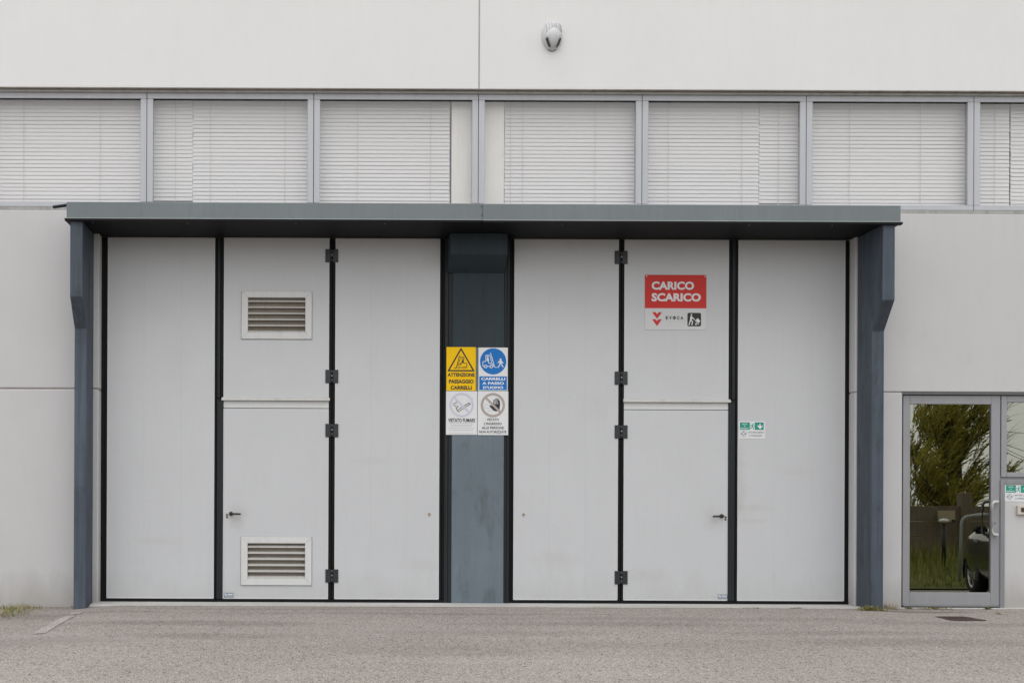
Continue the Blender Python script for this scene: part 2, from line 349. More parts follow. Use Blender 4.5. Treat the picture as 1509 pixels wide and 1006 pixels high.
for i in range(7):
    a, b = joints[i] + 0.003, joints[i + 1] - 0.003
    w = empty('window', ((a + b) / 2, -WD, z_fb), B)
    fw = 0.066
    box('frame_rail', a, b, WD - 0.05, WD, z_gt, z_ft, ALU, w, 0.003)
    box('frame_rail', a, b, WD - 0.05, WD, z_fb, z_gb, RAIL if False else ALU, w, 0.003)
    box('frame_stile', a, a + fw, WD - 0.05, WD, z_gb + 0.0005, z_gt - 0.0005, ALU, w, 0.003)
    box('frame_stile', b - fw, b, WD - 0.05, WD, z_gb + 0.0005, z_gt - 0.0005, ALU, w, 0.003)
    box('glazing_bead', a + fw, b - fw, WD - 0.045, WD - 0.012, z_gt - 0.004, z_gt - 0.0005, GAP, w)
    box('glass_pane', a + fw - 0.004, b - fw + 0.004, WD - 0.034, WD - 0.028, z_gb - 0.004, z_gt + 0.004, GLASS_UP, w)
    for cx in (a + 0.1, (a + b) / 2, b - 0.1):
        box('glazing_clip', cx - 0.05, cx + 0.05, WD - 0.05, -0.057, z_ft + 0.001, fz(137.4, -0.055, 705) - 0.001, HEADR, w, 0.002)
box('mullion_post', XJ - 0.004, XJ + 0.004, WD - 0.06, WD - 0.012, z_fb, z_ft, GAP, B)
# rooms behind the glass
def room(name, x0, x1, d0, d1, z0, z1, mat):
    bm = bmesh.new(); v = add_box(bm, x0, x1, -d1, -d0, z0, z1)
    fr = [f for f in bm.faces if all(abs(q.co.y + d1) < 1e-5 for q in f.verts)]
    bmesh.ops.delete(bm, geom=fr, context='FACES_ONLY')
    bmesh.ops.recalc_face_normals(bm, faces=bm.faces)
    return finish(name, bm, mat, B)
room('interior_wall', -9.8, 17.8, -4.0, -0.245, Z_SILL - 0.02, Z_UP + 0.05, ROOM)
box('interior_column', fx(664.5, -0.3, 220), fx(741.5, -0.3, 220), -0.65, -0.22, Z_SILL, Z_UP, CREAM, B, 0.005)
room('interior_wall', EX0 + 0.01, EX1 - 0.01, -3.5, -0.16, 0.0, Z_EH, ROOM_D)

# pilasters carrying the canopy, slate blue
ZS = 4.052                                   # soffit
DF, DL = 0.573, 0.348                        # bracket front, pilaster front
def pilaster(x0, x1, zb_front, zb_back):
    pts = [(x0, 0.0, -0.5), (x0, -DL, -0.5), (x0, -DL, zb_back), (x0, -DF, zb_front), (x0, -DF, ZS - 0.003), (x0, 0.0, ZS - 0.003)]
    return prism('pilaster', [(p[0], p[1] - 0.001, p[2]) for p in pts], (x1 - x0, 0, 0), SLATE, B, 0.006)
pilaster(fx(103.2, DF, 400), fx(121.5, DF, 400), fz(437, DF, 110), fz(484, DL, 120))
pilaster(fx(1300.8, DF, 400), fx(1318.8, DF, 400), fz(442.0, DF, 1310), fz(488, DL, 1295))
# centre pillar, flush with the doors, with its own small bracket under the canopy
cx0, cx1 = fx(666.0, -0.115), fx(742.8, -0.115)
zp = fz(512, -0.115, 705)                  # pillar colour is darker above this height, lighter below
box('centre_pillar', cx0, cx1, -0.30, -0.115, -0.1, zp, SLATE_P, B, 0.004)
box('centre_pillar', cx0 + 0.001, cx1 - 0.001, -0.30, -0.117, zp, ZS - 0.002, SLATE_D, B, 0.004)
bx0, bx1 = fx(663.6, 0.13, 370), fx(748.0, 0.13, 370)
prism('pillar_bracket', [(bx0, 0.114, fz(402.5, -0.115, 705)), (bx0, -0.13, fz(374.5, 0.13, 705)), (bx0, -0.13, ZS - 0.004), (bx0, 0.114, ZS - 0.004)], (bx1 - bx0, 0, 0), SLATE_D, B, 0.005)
for a, b in ((655.2, 666.2), (742.6, 750.6)):
    box('pillar_frame_profile', fx(a, -0.128), fx(b, -0.128), -0.3, -0.128, 0.0, ZS - 0.002, SEAL2, B, 0.003)
for a, b in ((660.2, 661.0), (746.5, 747.2)):
    box('pillar_frame_groove', fx(a, -0.12), fx(b, -0.12), -0.14, -0.122, 0.0, ZS - 0.002, SEAL, B, 0.002)
# jamb frames and back wall of the opening
box('door_jamb', X_L - 0.002, fx(158.0, DD - 0.01), -0.3, DD - 0.012, 0.0, ZS - 0.002, SEAL, B, 0.003)
box('door_jamb', fx(1244.8, DD - 0.01), X_R + 0.002, -0.3, DD - 0.012, 0.0, ZS - 0.002, SEAL, B, 0.003)
box('opening_backing', X_L, X_R, -0.40, -0.32, -0.1, ZS, GAP, B)

# concrete sill
bm = bmesh.new(); add_box(bm, fx(130, 0.2, 893), X_R + 0.03, -0.225, 0.32, -0.2, 0.034)
bmesh.ops.recalc_face_normals(bm, faces=bm.faces)
bmesh.ops.bevel(bm, geom=[e for e in bm.edges], offset=0.02, segments=3, affect='EDGES')
sill = tag(finish('door_sill', bm, SLAB), kind='structure')

# ------------------------------------------------------------------ folding doors
def strip(name, px0, px1, z0, z1, mat, parent, d0=-0.22, d1=DD - 0.006, bevel=0.003, py=620):
    return box(name, fx(px0, d1, py), fx(px1, d1, py), d0, d1, z0, z1, mat, parent, bevel)
Z_DB = 0.070; Z_DT = ZS - 0.003
def hinge(parent, px, py):
    x, z = fx(px, DD, py), fz(py, DD, px)
    h = empty('hinge', (x, -DD, z), parent)
    for s in (-1, 1):
        box('hinge_plate', x + s * 0.012, x + s * 0.071, DD + 0.0005, DD + 0.010, z - 0.073, z + 0.073, HINGE, h, 0.002)
        for k in (-1, 1):
            disc('bolt', x + s * 0.049, DD + 0.0095, z + k * 0.045, 0.0085, 0.006, BLACK, h, 8)
    for k in (-1, 0, 1):
        tube('hinge_knuckle', [(x, -DD - 0.012, z + k * 0.047 - 0.021), (x, -DD - 0.012, z + k * 0.047 + 0.021)], 0.015, HINGE, h, 12)
    disc('grease_nipple', x + 0.001, DD + 0.026, z + 0.006, 0.005, 0.004, BOLT, h, 8)
def vent(parent, x0, x1, y0, y1, ox0, ox1, oy0, oy1):
    f = DD + 0.001
    X0, X1, Z1, Z0 = fx(x0, f, (y0 + y1) / 2), fx(x1, f, (y0 + y1) / 2), fz(y0, f, 408), fz(y1, f, 408)
    A0, A1, C1, C0 = fx(ox0, f, (y0 + y1) / 2), fx(ox1, f, (y0 + y1) / 2), fz(oy0, f, 408), fz(oy1, f, 408)
    v = empty('vent_grille', ((X0 + X1) / 2, -f, Z0), parent)
    t = 0.014
    for pts in (((X0, Z1), (X1, Z1), (A1, C1), (A0, C1)), ((X0, Z0), (A0, C0), (A1, C0), (X1, Z0)), ((X0, Z0), (X0, Z1), (A0, C1), (A0, C0)), ((X1, Z0), (A1, C0), (A1, C1), (X1, Z1))):
        c = sum((Vector((p[0], 0, p[1])) for p in pts), Vector()) / 4
        q = [Vector((p[0], -f, p[1])) for p in pts]
        q = [c2 + (Vector((c.x, -f, c.z)) - c2).normalized() * 0.0006 for c2 in q]
        prism('frame_bar', q, (0, -t, 0), VENT, v, 0.002)
    for q in ((X0 - 0.005, X0 - 0.0004, Z0 - 0.006, Z1 + 0.003), (X1 + 0.0004, X1 + 0.005, Z0 - 0.006, Z1 + 0.003), (X0, X1, Z0 - 0.006, Z0 - 0.0004), (X0, X1, Z1 + 0.0004, Z1 + 0.003)):
        box('shadow_line', q[0], q[1], DD + 0.0003, DD + 0.0012, q[2], q[3], ALU_D, v)
    n = 6; pitch = (C1 - C0) / 5.75
    for k in range(n):
        z = C1 - pitch * (k + 0.62)
        xx = A0 + 0.001
        p0 = [(xx, -(DD + 0.009), z - 0.007), (xx, -(DD + 0.009), z + 0.003), (xx, -(DD - 0.036), z + 0.021), (xx, -(DD - 0.037), z + 0.017), (xx, -(DD + 0.005), z - 0.002), (xx, -(DD + 0.005), z - 0.007)]
        prism('louver_slat', p0, (A1 - A0 - 0.002, 0, 0), VENT_IN, v)
    box('mesh_backing', A0 - 0.004, A1 + 0.004, -0.186, -0.178, C0 - 0.005, C1 + 0.005, MESH_IN, v)
    for a, b, c, e in ((A0 - 0.006, A0 + 0.0005, C0, C1), (A1 - 0.0005, A1 + 0.006, C0, C1)):
        box('vent_side', a, b, -0.1775, DD + 0.004, c, e, VENT_IN, v)
def cut_leaf(name, x0, x1, z0, z1, mat, parent, hole=None):
    """a door skin; with hole=(x0,x1,z0,z1) the opening of a grille is left free"""
    if hole is None: return box(name, x0, x1, -0.19, DD, z0, z1, mat, parent, 0.004, 2)
    bm = bmesh.new(); a, b, c, e = hole
    xs_ = [x0, a, b, x1]; zs_ = [z0, c, e, z1]
    for y in (-DD, 0.19):
        g = [[bm.verts.new((x, y, z)) for z in zs_] for x in xs_]
        for i in range(3):
            for j in range(3):
                if i == 1 and j == 1: continue
                bm.faces.new((g[i][j], g[i + 1][j], g[i + 1][j + 1], g[i][j + 1]))
    bd = [e_ for e_ in bm.edges if e_.is_boundary]
    fr = {(round(v.co.x, 5), round(v.co.z, 5)): v for v in bm.verts if abs(v.co.y + DD) < 1e-6}
    bk = {(round(v.co.x, 5), round(v.co.z, 5)): v for v in bm.verts if abs(v.co.y - 0.19) < 1e-6}
    for e_ in bd:
        v0, v1 = e_.verts
        if abs(v0.co.y + DD) > 1e-6: continue
        k0, k1 = (round(v0.co.x, 5), round(v0.co.z, 5)), (round(v1.co.x, 5), round(v1.co.z, 5))
        bm.faces.new((v0, v1, bk[k1], bk[k0]))
    bmesh.ops.recalc_face_normals(bm, faces=bm.faces)
    return finish(name, bm, mat, parent)
def leaf_px(name, p0, p1, z0, z1, parent, seams=True, hole=None, sz=None):
    x0, x1 = fx(p0, DD), fx(p1, DD)
    o = cut_leaf(name, x0, x1, z0, z1, LEAF, parent, hole)
    for xx in (x0 + 0.0035, x1 - 0.0035):   # bright folded sheet edges
        box('leaf_edge', xx - 0.0035, xx + 0.0035, -0.18, DD + 0.0016, z0 + 0.004, z1 - 0.004, LEAF_EDGE, o)
    box('bottom_lip', x0 + 0.008, x1 - 0.008, -0.18, DD + 0.002, z0 + 0.001, z0 + 0.013, LEAF_EDGE, o)
    if seams:
        a, b = sz if sz else (z0 + 0.12, z1 - 0.10)
        for t in (0.345, 0.69):
            xx = x0 + (x1 - x0) * t
            box('stiffener_seam', xx - 0.004, xx + 0.004, -0.15, DD + 0.0012, a, b, LEAF, o, 0.0008)
            disc('stiffener_end', xx, DD + 0.0001, b + 0.006, 0.010, 0.0016, LEAF, o, 10)
            disc('stiffener_end', xx, DD + 0.0001, a - 0.006, 0.010, 0.0016, LEAF, o, 10)
    return o
def lever(parent, px, py, direction):
    x, z = fx(px, DD, py), fz(py, DD, px)
    h = empty('lever_handle', (x, -DD, z), parent)
    disc('rosette', x, DD + 0.0003, z, 0.023, 0.010, BLACK, h, 20)
    disc('neck', x, DD + 0.009, z, 0.012, 0.040, BLACK, h, 14)
    e = x + direction * 0.112
    bm = bmesh.new(); add_tube(bm, [(x - direction * 0.008, -DD - 0.050, z), (x + direction * 0.03, -DD - 0.050, z - 0.001), (e - direction * 0.006, -DD - 0.048, z - 0.003), (e, -DD - 0.047, z - 0.003)], [0.011, 0.0105, 0.010, 0.006], 12)
    finish('lever', bm, BLACK, h)
    kx = x - direction * 0.044
    box('keyhole_plate', kx - 0.011, kx + 0.011, DD + 0.0003, DD + 0.004, z - 0.047, z - 0.000, BRASS, h, 0.002)
    for k in (0.040, 0.010):
        box('key_slot', kx - 0.008, kx + 0.008, DD + 0.004, DD + 0.0052, z - k - 0.007, z - k + 0.007, BLACK, h)
    return h
PLATE = painted('engraved_steel_plate', (0.26, 0.29, 0.34), 0.4, 0.1, 0.0, (0.6, 0.6, 0.6), 0.4, 0.05, 60, 0.5, metal=0.3)
PRINT_W = plain('white_print', (0.72, 0.73, 0.74), 0.6)
def maker_plate(parent, px0, px1, py0, py1):
    x0, x1 = fx(px0, DD, py0), fx(px1, DD, py0); z1, z0 = fz(py0, DD, px0), fz(py1, DD, px0)
    p = box('maker_plate', x0, x1, DD + 0.0004, DD + 0.003, z0, z1, PLATE, parent)
    w, h = x1 - x0, z1 - z0
    for (a, b) in ((0.13, 0.70), (0.24, 0.50)):
        prism('plate_mark', [(x0 + w * (a + du), -(DD + 0.0032), z0 + h * (b + dv)) for du, dv in ((-0.07, 0), (0, -0.16), (0.07, 0), (0, 0.16))], (0, -0.0006, 0), PRINT_W, p)
    box('plate_mark', x0 + w * 0.42, x0 + w * 0.9, DD + 0.0032, DD + 0.0038, z0 + h * 0.56, z0 + h * 0.70, PRINT_W, p)
    box('plate_mark', x0 + w * 0.36, x0 + w * 0.88, DD + 0.0032, DD + 0.0036, z0 + h * 0.28, z0 + h * 0.36, ALU, p)
    return p
def folding_door(name, label, edges, mirrored, hole=None):
    """edges: survey pixels of the three leaves and the seals between them"""
    o0, (a0, a1), (b0, b1), (c0, c1), o1 = edges
    D = tag(empty(name, (fx((a0 + c1) / 2, DD), -DD, 0.03)), label, 'folding door', 'folding factory doors')
    outer, inner = ((a0, a1), (c0, c1)) if not mirrored else ((c0, c1), (a0, a1))
    leaf_px('door_leaf', a0, a1, Z_DB, Z_DT, D)
    leaf_px('door_leaf', c0, c1, Z_DB, Z_DT, D)
    zt = fz(590.5, DD, (b0 + b1) / 2) if not mirrored else fz(590.0, DD, 705)
    zt = fz(591, DD, 700); zr = fz(602.5, DD, 700)
    up = leaf_px('upper_leaf', b0, b1, zt + 0.002, Z_DT, D, False, hole[0] if hole else None)
    box('door_rail', fx(b0, DD), fx(b1, DD), -0.19, DD, zr + 0.003, zt - 0.006, LEAF_EDGE, D, 0.002)
    lo = leaf_px('pass_door', b0, b1, Z_DB, zr - 0.003, D, False, hole[1] if hole else None)
    # folded drip rail over the pass door
    e0, e1 = (b0 - 2.5, b1 + 1.5) if not mirrored else (b0 - 1.5, b1 + 2.5)
    x0, x1 = fx(e0, DD), fx(e1, DD)
    prism('drip_rail', [(x0, -DD, zt + 0.034), (x0, -DD - 0.03, zt + 0.018), (x0, -DD - 0.034, zt - 0.004), (x0, -DD - 0.004, zt - 0.006)], (x1 - x0, 0, 0), VENT_IN, D, 0.002)
    # seals
    gaps = [(o0, a0), (a1, b0), (b1, c0), (c1, o1)]
    for g0, g1 in gaps:
        strip('rubber_seal', g0 + 0.15, g1 - 0.15, Z_DB - 0.01, Z_DT, SEAL, D, d1=DD - 0.028, bevel=0)
        w = g1 - g0
        if w > 10: continue
        strip('rubber_lip', g0 + 0.3, g0 + w * 0.46, Z_DB, Z_DT, SEAL, D, d1=DD - 0.004)
        strip('rubber_lip', g0 + w * 0.56, g1 - 0.3, Z_DB, Z_DT, SEAL, D, d1=DD - 0.004)
    # wide post beside the pass door: slimmer above, a bluish cover below
    g0, g1 = gaps[1] if not mirrored else gaps[2]
    w = g1 - g0
    s = (lambda t: g0 + w * t) if not mirrored else (lambda t: g1 - w * t)
    strip('post_profile', *sorted((s(0.03), s(0.24))), Z_DB, Z_DT, SEAL, D, d1=DD - 0.004)
    strip('post_profile', *sorted((s(0.28), s(0.62))), zt + 0.03, Z_DT, SEAL2, D, d1=DD - 0.006)
    strip('post_profile', *sorted((s(0.66), s(0.97))), zt + 0.03, Z_DT, SEAL, D, d1=DD - 0.004)
    strip('post_cover', *sorted((s(0.28), s(0.98))), Z_DB, zt - 0.006, SEAL2, D, d1=DD + 0.012)
    xa, xb = sorted((fx(s(0.28), DD), fx(s(0.98), DD)))
    prism('post_cover_cap', [(xa, -DD, zt - 0.004), (xa, -DD - 0.012, zt - 0.006), (xa, -DD + 0.02, zt + 0.03)], (xb - xa, 0, 0), SEAL2, D)
    # bottom brush seals, one under each leaf
    for g0, g1 in ((o0, a1 + (3 if not mirrored else 4)), (a1 + (3.6 if not mirrored else 4.6), c0 - 4.2), (c0 - 3.6, o1)):
        strip('bottom_seal', g0 + 0.2, g1, 0.037, Z_DB - 0.003, SEAL, D, d0=-0.2, d1=DD + 0.004)
    gx = (b1 + c0) / 2 if not mirrored else (a1 + b0) / 2
    for y in ((377, 554.5, 634, 848) if not mirrored else (379.5, 557, 636, 850.5)): hinge(D, gx, y)
    return D
f = DD
holes = [(fx(365.5, f, 465), fx(450, f, 465), fz(490, f, 408), fz(438.5, f, 408)), (fx(364.8, f, 826), fx(449.5, f, 826), fz(851.7, f, 408), fz(800, f, 408))]
DL_ = folding_door('folding_door', 'pale grey three-leaf folding door with two louvred vents, left of the blue pillar',
                   (149.3, (158.0, 316.0), (329.2, 484.4), (493.6, 647.6), 655.4), False, holes)
vent(DL_, 356, 459.6, 429.6, 499.6, 365.5, 450, 438.5, 490)
vent(DL_, 355.2, 459.2, 790.5, 861.6, 364.8, 449.5, 800, 851.7)
lever(DL_, 340.5, 756.5, 1); maker_plate(DL_, 329.9, 344.2, 872.4, 880.2)
disc('lock_knob', fx(632.6, DD, 757), DD + 0.0003, fz(757, DD, 632), 0.013, 0.012, BRASS, DL_)
DR_ = folding_door('folding_door', 'pale grey three-leaf folding door without vents, carrying the red sign, right of the blue pillar',
                   (750.4, (757.2, 910.9), (919.4, 1073.2), (1087.2, 1244.8), 1252.5), True)
lever(DR_, 1063.2, 760, -1); maker_plate(DR_, 1057.8, 1072.2, 875, 882)
disc('lock_knob', fx(771.5, DD, 757.5), DD + 0.0003, fz(757.5, DD, 771), 0.013, 0.012, BRASS, DR_)

# ------------------------------------------------------------------ canopy
DC = 0.60
cxl, cxm, cxr = fx(98.0, DC, 310), fx(711.5, DC, 312), fx(1327.4, DC, 316)
zc1, zc0 = fz(300.0, DC, 705), fz(323.6, DC, 705)
C = tag(empty('entrance_canopy', ((cxl + cxr) / 2, -0.3, ZS)), 'long flat slate grey metal canopy over both folding doors', 'canopy')
box('fascia', cxl, cxm - 0.001, DC - 0.03, DC, zc0, zc1, FASCIA, C, 0.003)
box('fascia', cxm + 0.001, cxr, DC - 0.03, DC - 0.002, zc0 - 0.003, zc1 - 0.003, FASCIA, C, 0.003)
for a, b, dz in ((cxl - 0.022, cxm - 0.0005, 0), (cxm + 0.0005, cxr + 0.022, -0.003)):
    box('drip_edge', a, b, DC - 0.05, DC + 0.014, zc0 - 0.008 + dz, zc0 - 0.001 + dz, DRIP, C, 0.001)
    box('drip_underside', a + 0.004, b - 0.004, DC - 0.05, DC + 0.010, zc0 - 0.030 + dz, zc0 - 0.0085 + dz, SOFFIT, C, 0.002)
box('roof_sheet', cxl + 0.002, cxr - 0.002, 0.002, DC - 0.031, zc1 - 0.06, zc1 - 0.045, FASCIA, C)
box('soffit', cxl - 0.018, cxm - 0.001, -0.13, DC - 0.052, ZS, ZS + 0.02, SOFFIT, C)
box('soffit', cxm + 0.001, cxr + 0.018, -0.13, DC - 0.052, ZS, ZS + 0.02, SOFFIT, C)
for xx in (cxl, cxr - 0.004):
    box('end_plate', xx, xx + 0.004, 0.003, DC - 0.031, ZS + 0.021, zc1 - 0.004, FASCIA, C)
for k, (px, py) in enumerate(((709.5, 304.5), (710.0, 317.2))):
    disc('rivet', fx(px, DC, py), DC, fz(py, DC, px), 0.008, 0.003, BLACK, C, 8)
for px in (143, 280, 437, 566, 823, 1094, 1214):
    disc('screw', fx(px, 0.3, 330), 0.5, ZS - 0.002, 0.006, 0.006, BOLT, C, 8)
tube('drain_spout', [(fx(99, DC - 0.1, 301), -(DC - 0.12), fz(301.5, DC - 0.1, 98)), (fx(77.5, DC - 0.1, 304), -(DC - 0.12), fz(304.5, DC - 0.1, 77))], 0.016, SEAL2, C, 10)

# ------------------------------------------------------------------ blinds
BD = -0.25
def blind(px0, px1, label, cords, pitch=0.0437, off=0.0):
    x0, x1 = fx(px0, BD, 220), fx(px1, BD, 220)
    zt, zb = fz(141, BD, 705), fz(300, BD, 705) - 0.02
    b = tag(empty('venetian_blind', ((x0 + x1) / 2, -BD, zb)), label, 'blind', 'white venetian blinds in the window strip')
    w = x1 - x0
    bm = bmesh.new(); n = 5
    prof = []
    for k in range(n):
        t = k / (n - 1) - 0.5
        prof.append((0.0055 * t * 2 * -1 - 0.003 * (1 - (2 * t) ** 2), -t * 0.050))   # bottom edge swings out to the street
    rows = [[bm.verts.new((x, -0 + y, z)) for (y, z) in prof] for x in (-w / 2, w / 2)]
    for k in range(n - 1):
        f_ = bm.faces.new((rows[0][k], rows[1][k], rows[1][k + 1], rows[0][k + 1])); f_.smooth = True
    me = bpy.data.meshes.new('slat'); bm.to_mesh(me); bm.free(); me.materials.append(BLIND)
    z = zt - 0.05 - off; i = 0
    while z > zb + 0.02:
        s = link('slat', me, b, ((x0 + x1) / 2 + rnd.uniform(-0.002, 0.002), -BD + rnd.uniform(-0.0006, 0.0006), z + rnd.uniform(-0.001, 0.001)))
        s.rotation_euler = (rnd.uniform(-0.04, 0.04), rnd.uniform(-0.0011, 0.0011), 0)
        z -= pitch; i += 1
    box('head_rail', x0, x1, BD - 0.02, BD + 0.02, zt - 0.03, zt + 0.01, BLIND, b)
    box('bottom_rail', x0, x1, BD - 0.012, BD + 0.012, zb - 0.012, zb + 0.008, BLIND, b)
    for c in cords:
        xc = fx(c, BD, 220)
        box('ladder_cord', xc - 0.0035, xc + 0.0035, BD + 0.014, BD + 0.016, zb, zt, CORD, b)
CORD = plain('blind_cord', (0.60, 0.60, 0.585), 0.8)
blind(-32, 213.5, 'wide white venetian blind in the leftmost window of the strip', (35.5, 148), off=0.004)
blind(219, 284.1, 'narrow white venetian blind filling the left part of the second window', (258.8,), off=0.018)
blind(284.5, 458, 'wide white venetian blind in the second window beside a narrow one', (310.5, 420), off=0.0)
blind(466, 662.6, 'white venetian blind in the third window, left of the cream column', (526.5, 634.5), off=0.01)
blind(743.5, 941, 'white venetian blind in the fourth window, right of the cream column', (752, 770, 876.5), off=0.006)
blind(951, 1118, 'wide white venetian blind in the fifth window, left of a narrow one', (984.5, 1092.5), off=0.0)
blind(1118.6, 1183, 'narrow white venetian blind at the right end of the fifth window', (1146.5,), off=0.02)
blind(1194, 1429, 'white venetian blind filling the sixth window above the canopy\'s right end', (1251, 1355.5), off=0.012)
blind(1439, 1487, 'narrow white venetian blind at the left end of the rightmost window', (1465,), off=0.0)
blind(1489, 1676, 'white venetian blind cut off by the right edge in the rightmost window', (1520,), off=0.015)

# ------------------------------------------------------------------ signs
YEL = painted('sign_yellow', (0.80, 0.49, 0.004), 0.5, 0.03, 0.0, (0.7, 0.7, 0.7), 0.15, 0.02, 60, 0.15)
BLUE = painted('sign_blue', (0.018, 0.155, 0.46), 0.5, 0.03, 0.0, (0.8, 0.8, 0.8), 0.15, 0.02, 60, 0.15)
SW = painted('sign_white', (0.66, 0.67, 0.675), 0.5, 0.02, 0.0, (0.8, 0.78, 0.74), 0.15, 0.02, 60, 0.15)
SG = painted('sign_pale_grey', (0.56, 0.565, 0.57), 0.5, 0.02, 0.0, (0.8, 0.78, 0.74), 0.15, 0.02, 60, 0.15)
RED = painted('sign_red', (0.53, 0.042, 0.036), 0.5, 0.04, 0.0, (0.8, 0.8, 0.8), 0.15, 0.02, 60, 0.15)
INK = plain('black_print', (0.018, 0.017, 0.018), 0.6)
INKG = plain('grey_print', (0.36, 0.36, 0.365), 0.6)
LILAC = plain('faded_lilac_print', (0.52, 0.50, 0.60), 0.6)
TAUPE = plain('faded_taupe_print', (0.36, 0.31, 0.285), 0.6)
GREEN = painted('sign_green', (0.028, 0.275, 0.205), 0.5, 0.03, 0.0, (0.8, 0.8, 0.8), 0.1, 0.02, 60, 0.15)
NAVY = plain('navy_print', (0.02, 0.06, 0.19), 0.6)
class Sign:
    """a flat sign board; prints are given in survey pixels (times k about an origin for enlarged readings)"""
    def __init__(s, name, label, px0, px1, py0, py1, d, mat, group=None, thick=0.004, screws=False):
        s.pm, s.qm = (px0 + px1) / 2, (py0 + py1) / 2
        s.d = d
        x0, x1, z1, z0 = s.X(px0), s.X(px1), s.Z(py0), s.Z(py1)
        s.root = tag(empty(name, ((x0 + x1) / 2, -d, z0)), label, 'sign', group)
        box('sign_board', x0, x1, d, d + thick, z0, z1, mat, s.root, 0.0008)
        s.df = d + thick
        if screws:
            for px in (px0 + 2.2, px1 - 2.4):
                for py in (py0 + 2.2, py1 - 2.5):
                    disc('screw', s.X(px), s.df, s.Z(py), 0.0065, 0.003, BOLT, s.root, 10)
    def X(s, px): return fx(px, s.d, s.qm)
    def Z(s, py): return fz(py, s.d, s.pm)
    def shape(s, name, polys, mat, lift=0.0006):
        bm = bmesh.new(); y = -(s.df + lift)
        for i, pg in enumerate(polys):
            try: bm.faces.new([bm.verts.new((s.X(p[0]), y - i * 1.5e-5, s.Z(p[1]))) for p in pg])
            except ValueError: pass
        bmesh.ops.triangulate(bm, faces=bm.faces)
        for f_ in bm.faces:
            f_.normal_update()
            if f_.normal.y > 0: f_.normal_flip()
        return finish(name, bm, mat, s.root)
    def text(s, txt, px0, px1, py0, py1, mat, bold=0.0, lift=0.0009, name='lettering'):
        cu = bpy.data.curves.new('lettering', 'FONT'); cu.body = txt; cu.size = 1.0; cu.offset = bold; cu.resolution_u = 3
        ob = bpy.data.objects.new('lettering_curve', cu); COL.objects.link(ob)
        dg = bpy.context.evaluated_depsgraph_get(); dg.update()
        me = bpy.data.meshes.new_from_object(ob.evaluated_get(dg))
        bpy.data.objects.remove(ob); bpy.data.curves.remove(cu)
        xs_ = [v.co.x for v in me.vertices]; ys_ = [v.co.y for v in me.vertices]
        a, b, c, e = min(xs_), max(xs_), min(ys_), max(ys_)
        X0, X1, Z1, Z0 = s.X(px0), s.X(px1), s.Z(py0), s.Z(py1)
        for v in me.vertices:
            v.co = Vector((X0 + (v.co.x - a) / (b - a) * (X1 - X0), -(s.df + lift), Z0 + (v.co.y - c) / (e - c) * (Z1 - Z0)))
        me.materials.clear(); me.materials.append(mat)
        return link(name, me, s.root)
def stroke(pts, w):
    out = []
    for p, q in zip(pts, pts[1:]):
        dx, dy = q[0] - p[0], q[1] - p[1]; L = math.hypot(dx, dy) or 1
        nx, ny = -dy / L * w / 2, dx / L * w / 2; ex, ey = dx / L * w * 0.35, dy / L * w * 0.35
        out.append([(p[0] + nx - ex, p[1] + ny - ey), (q[0] + nx + ex, q[1] + ny + ey), (q[0] - nx + ex, q[1] - ny + ey), (p[0] - nx - ex, p[1] - ny - ey)])
    return out
def circ(cx, cy, r, n=28, ry=None):
    ry = ry or r
    return [(cx + r * math.cos(2 * math.pi * k / n), cy + ry * math.sin(2 * math.pi * k / n)) for k in range(n)]
def ring(cx, cy, r0, r1, n=36, a0=0, a1=360):
    out = []
    for k in range(n):
        t0, t1 = R(a0 + (a1 - a0) * k / n), R(a0 + (a1 - a0) * (k + 1) / n)
        out.append([(cx + r0 * math.cos(t0), cy + r0 * math.sin(t0)), (cx + r1 * math.cos(t0), cy + r1 * math.sin(t0)), (cx + r1 * math.cos(t1), cy + r1 * math.sin(t1)), (cx + r0 * math.cos(t1), cy + r0 * math.sin(t1))])
    return out
def mp(pts, ox, oy, k): return [(ox + x / k, oy + y / k) for x, y in pts]
def mps(polys, ox, oy, k): return [mp(p, ox, oy, k) for p in polys]
SD = -0.113                                  # sign plane on the pillar
GS = 'safety signs on the blue pillar'
# yellow forklift warning (readings taken in an enlargement: origin 655,508, scale 13.97)
K = (655, 508, 13.97)
s = Sign('warning_sign', 'yellow warning sign with forklift triangle on the blue pillar', 657.8, 701.0, 511.3, 575.6, SD, YEL, GS)
s.shape('triangle_border', mps(stroke([(338, 82), (82, 532), (600, 532), (338, 82), (82, 532)], 30), *K), INK)
FORK = stroke([(310, 215), (240, 480), (195, 475)], 14) + stroke([(330, 260), (285, 400)], 12) + stroke([(320, 255), (400, 255), (385, 375)], 14) + stroke([(385, 378), (460, 380), (456, 465), (425, 468)], 14) + stroke([(250, 462), (265, 408), (345, 408)], 14) + stroke([(325, 466), (370, 466)], 14)
FORK += ring(296, 468, 17, 27, 20) + ring(400, 468, 17, 27, 20) + [circ(362, 290, 12, 14), [(345, 372), (358, 315), (378, 308), (384, 345), (372, 378)], [(320, 378), (345, 365), (345, 395), (318, 400)]]
s.shape('forklift_pictogram', mps(FORK, *K), INK)
for t, a, b, y0, y1 in (('ATTENZIONE', 64, 620, 578, 655), ('PASSAGGIO', 92, 600, 712, 795), ('CARRELLI', 125, 562, 842, 920)):
    s.text(t, *[655 + v / 13.97 for v in (a, b)], *[508 + v / 13.97 for v in (y0, y1)], INK, 0.045)
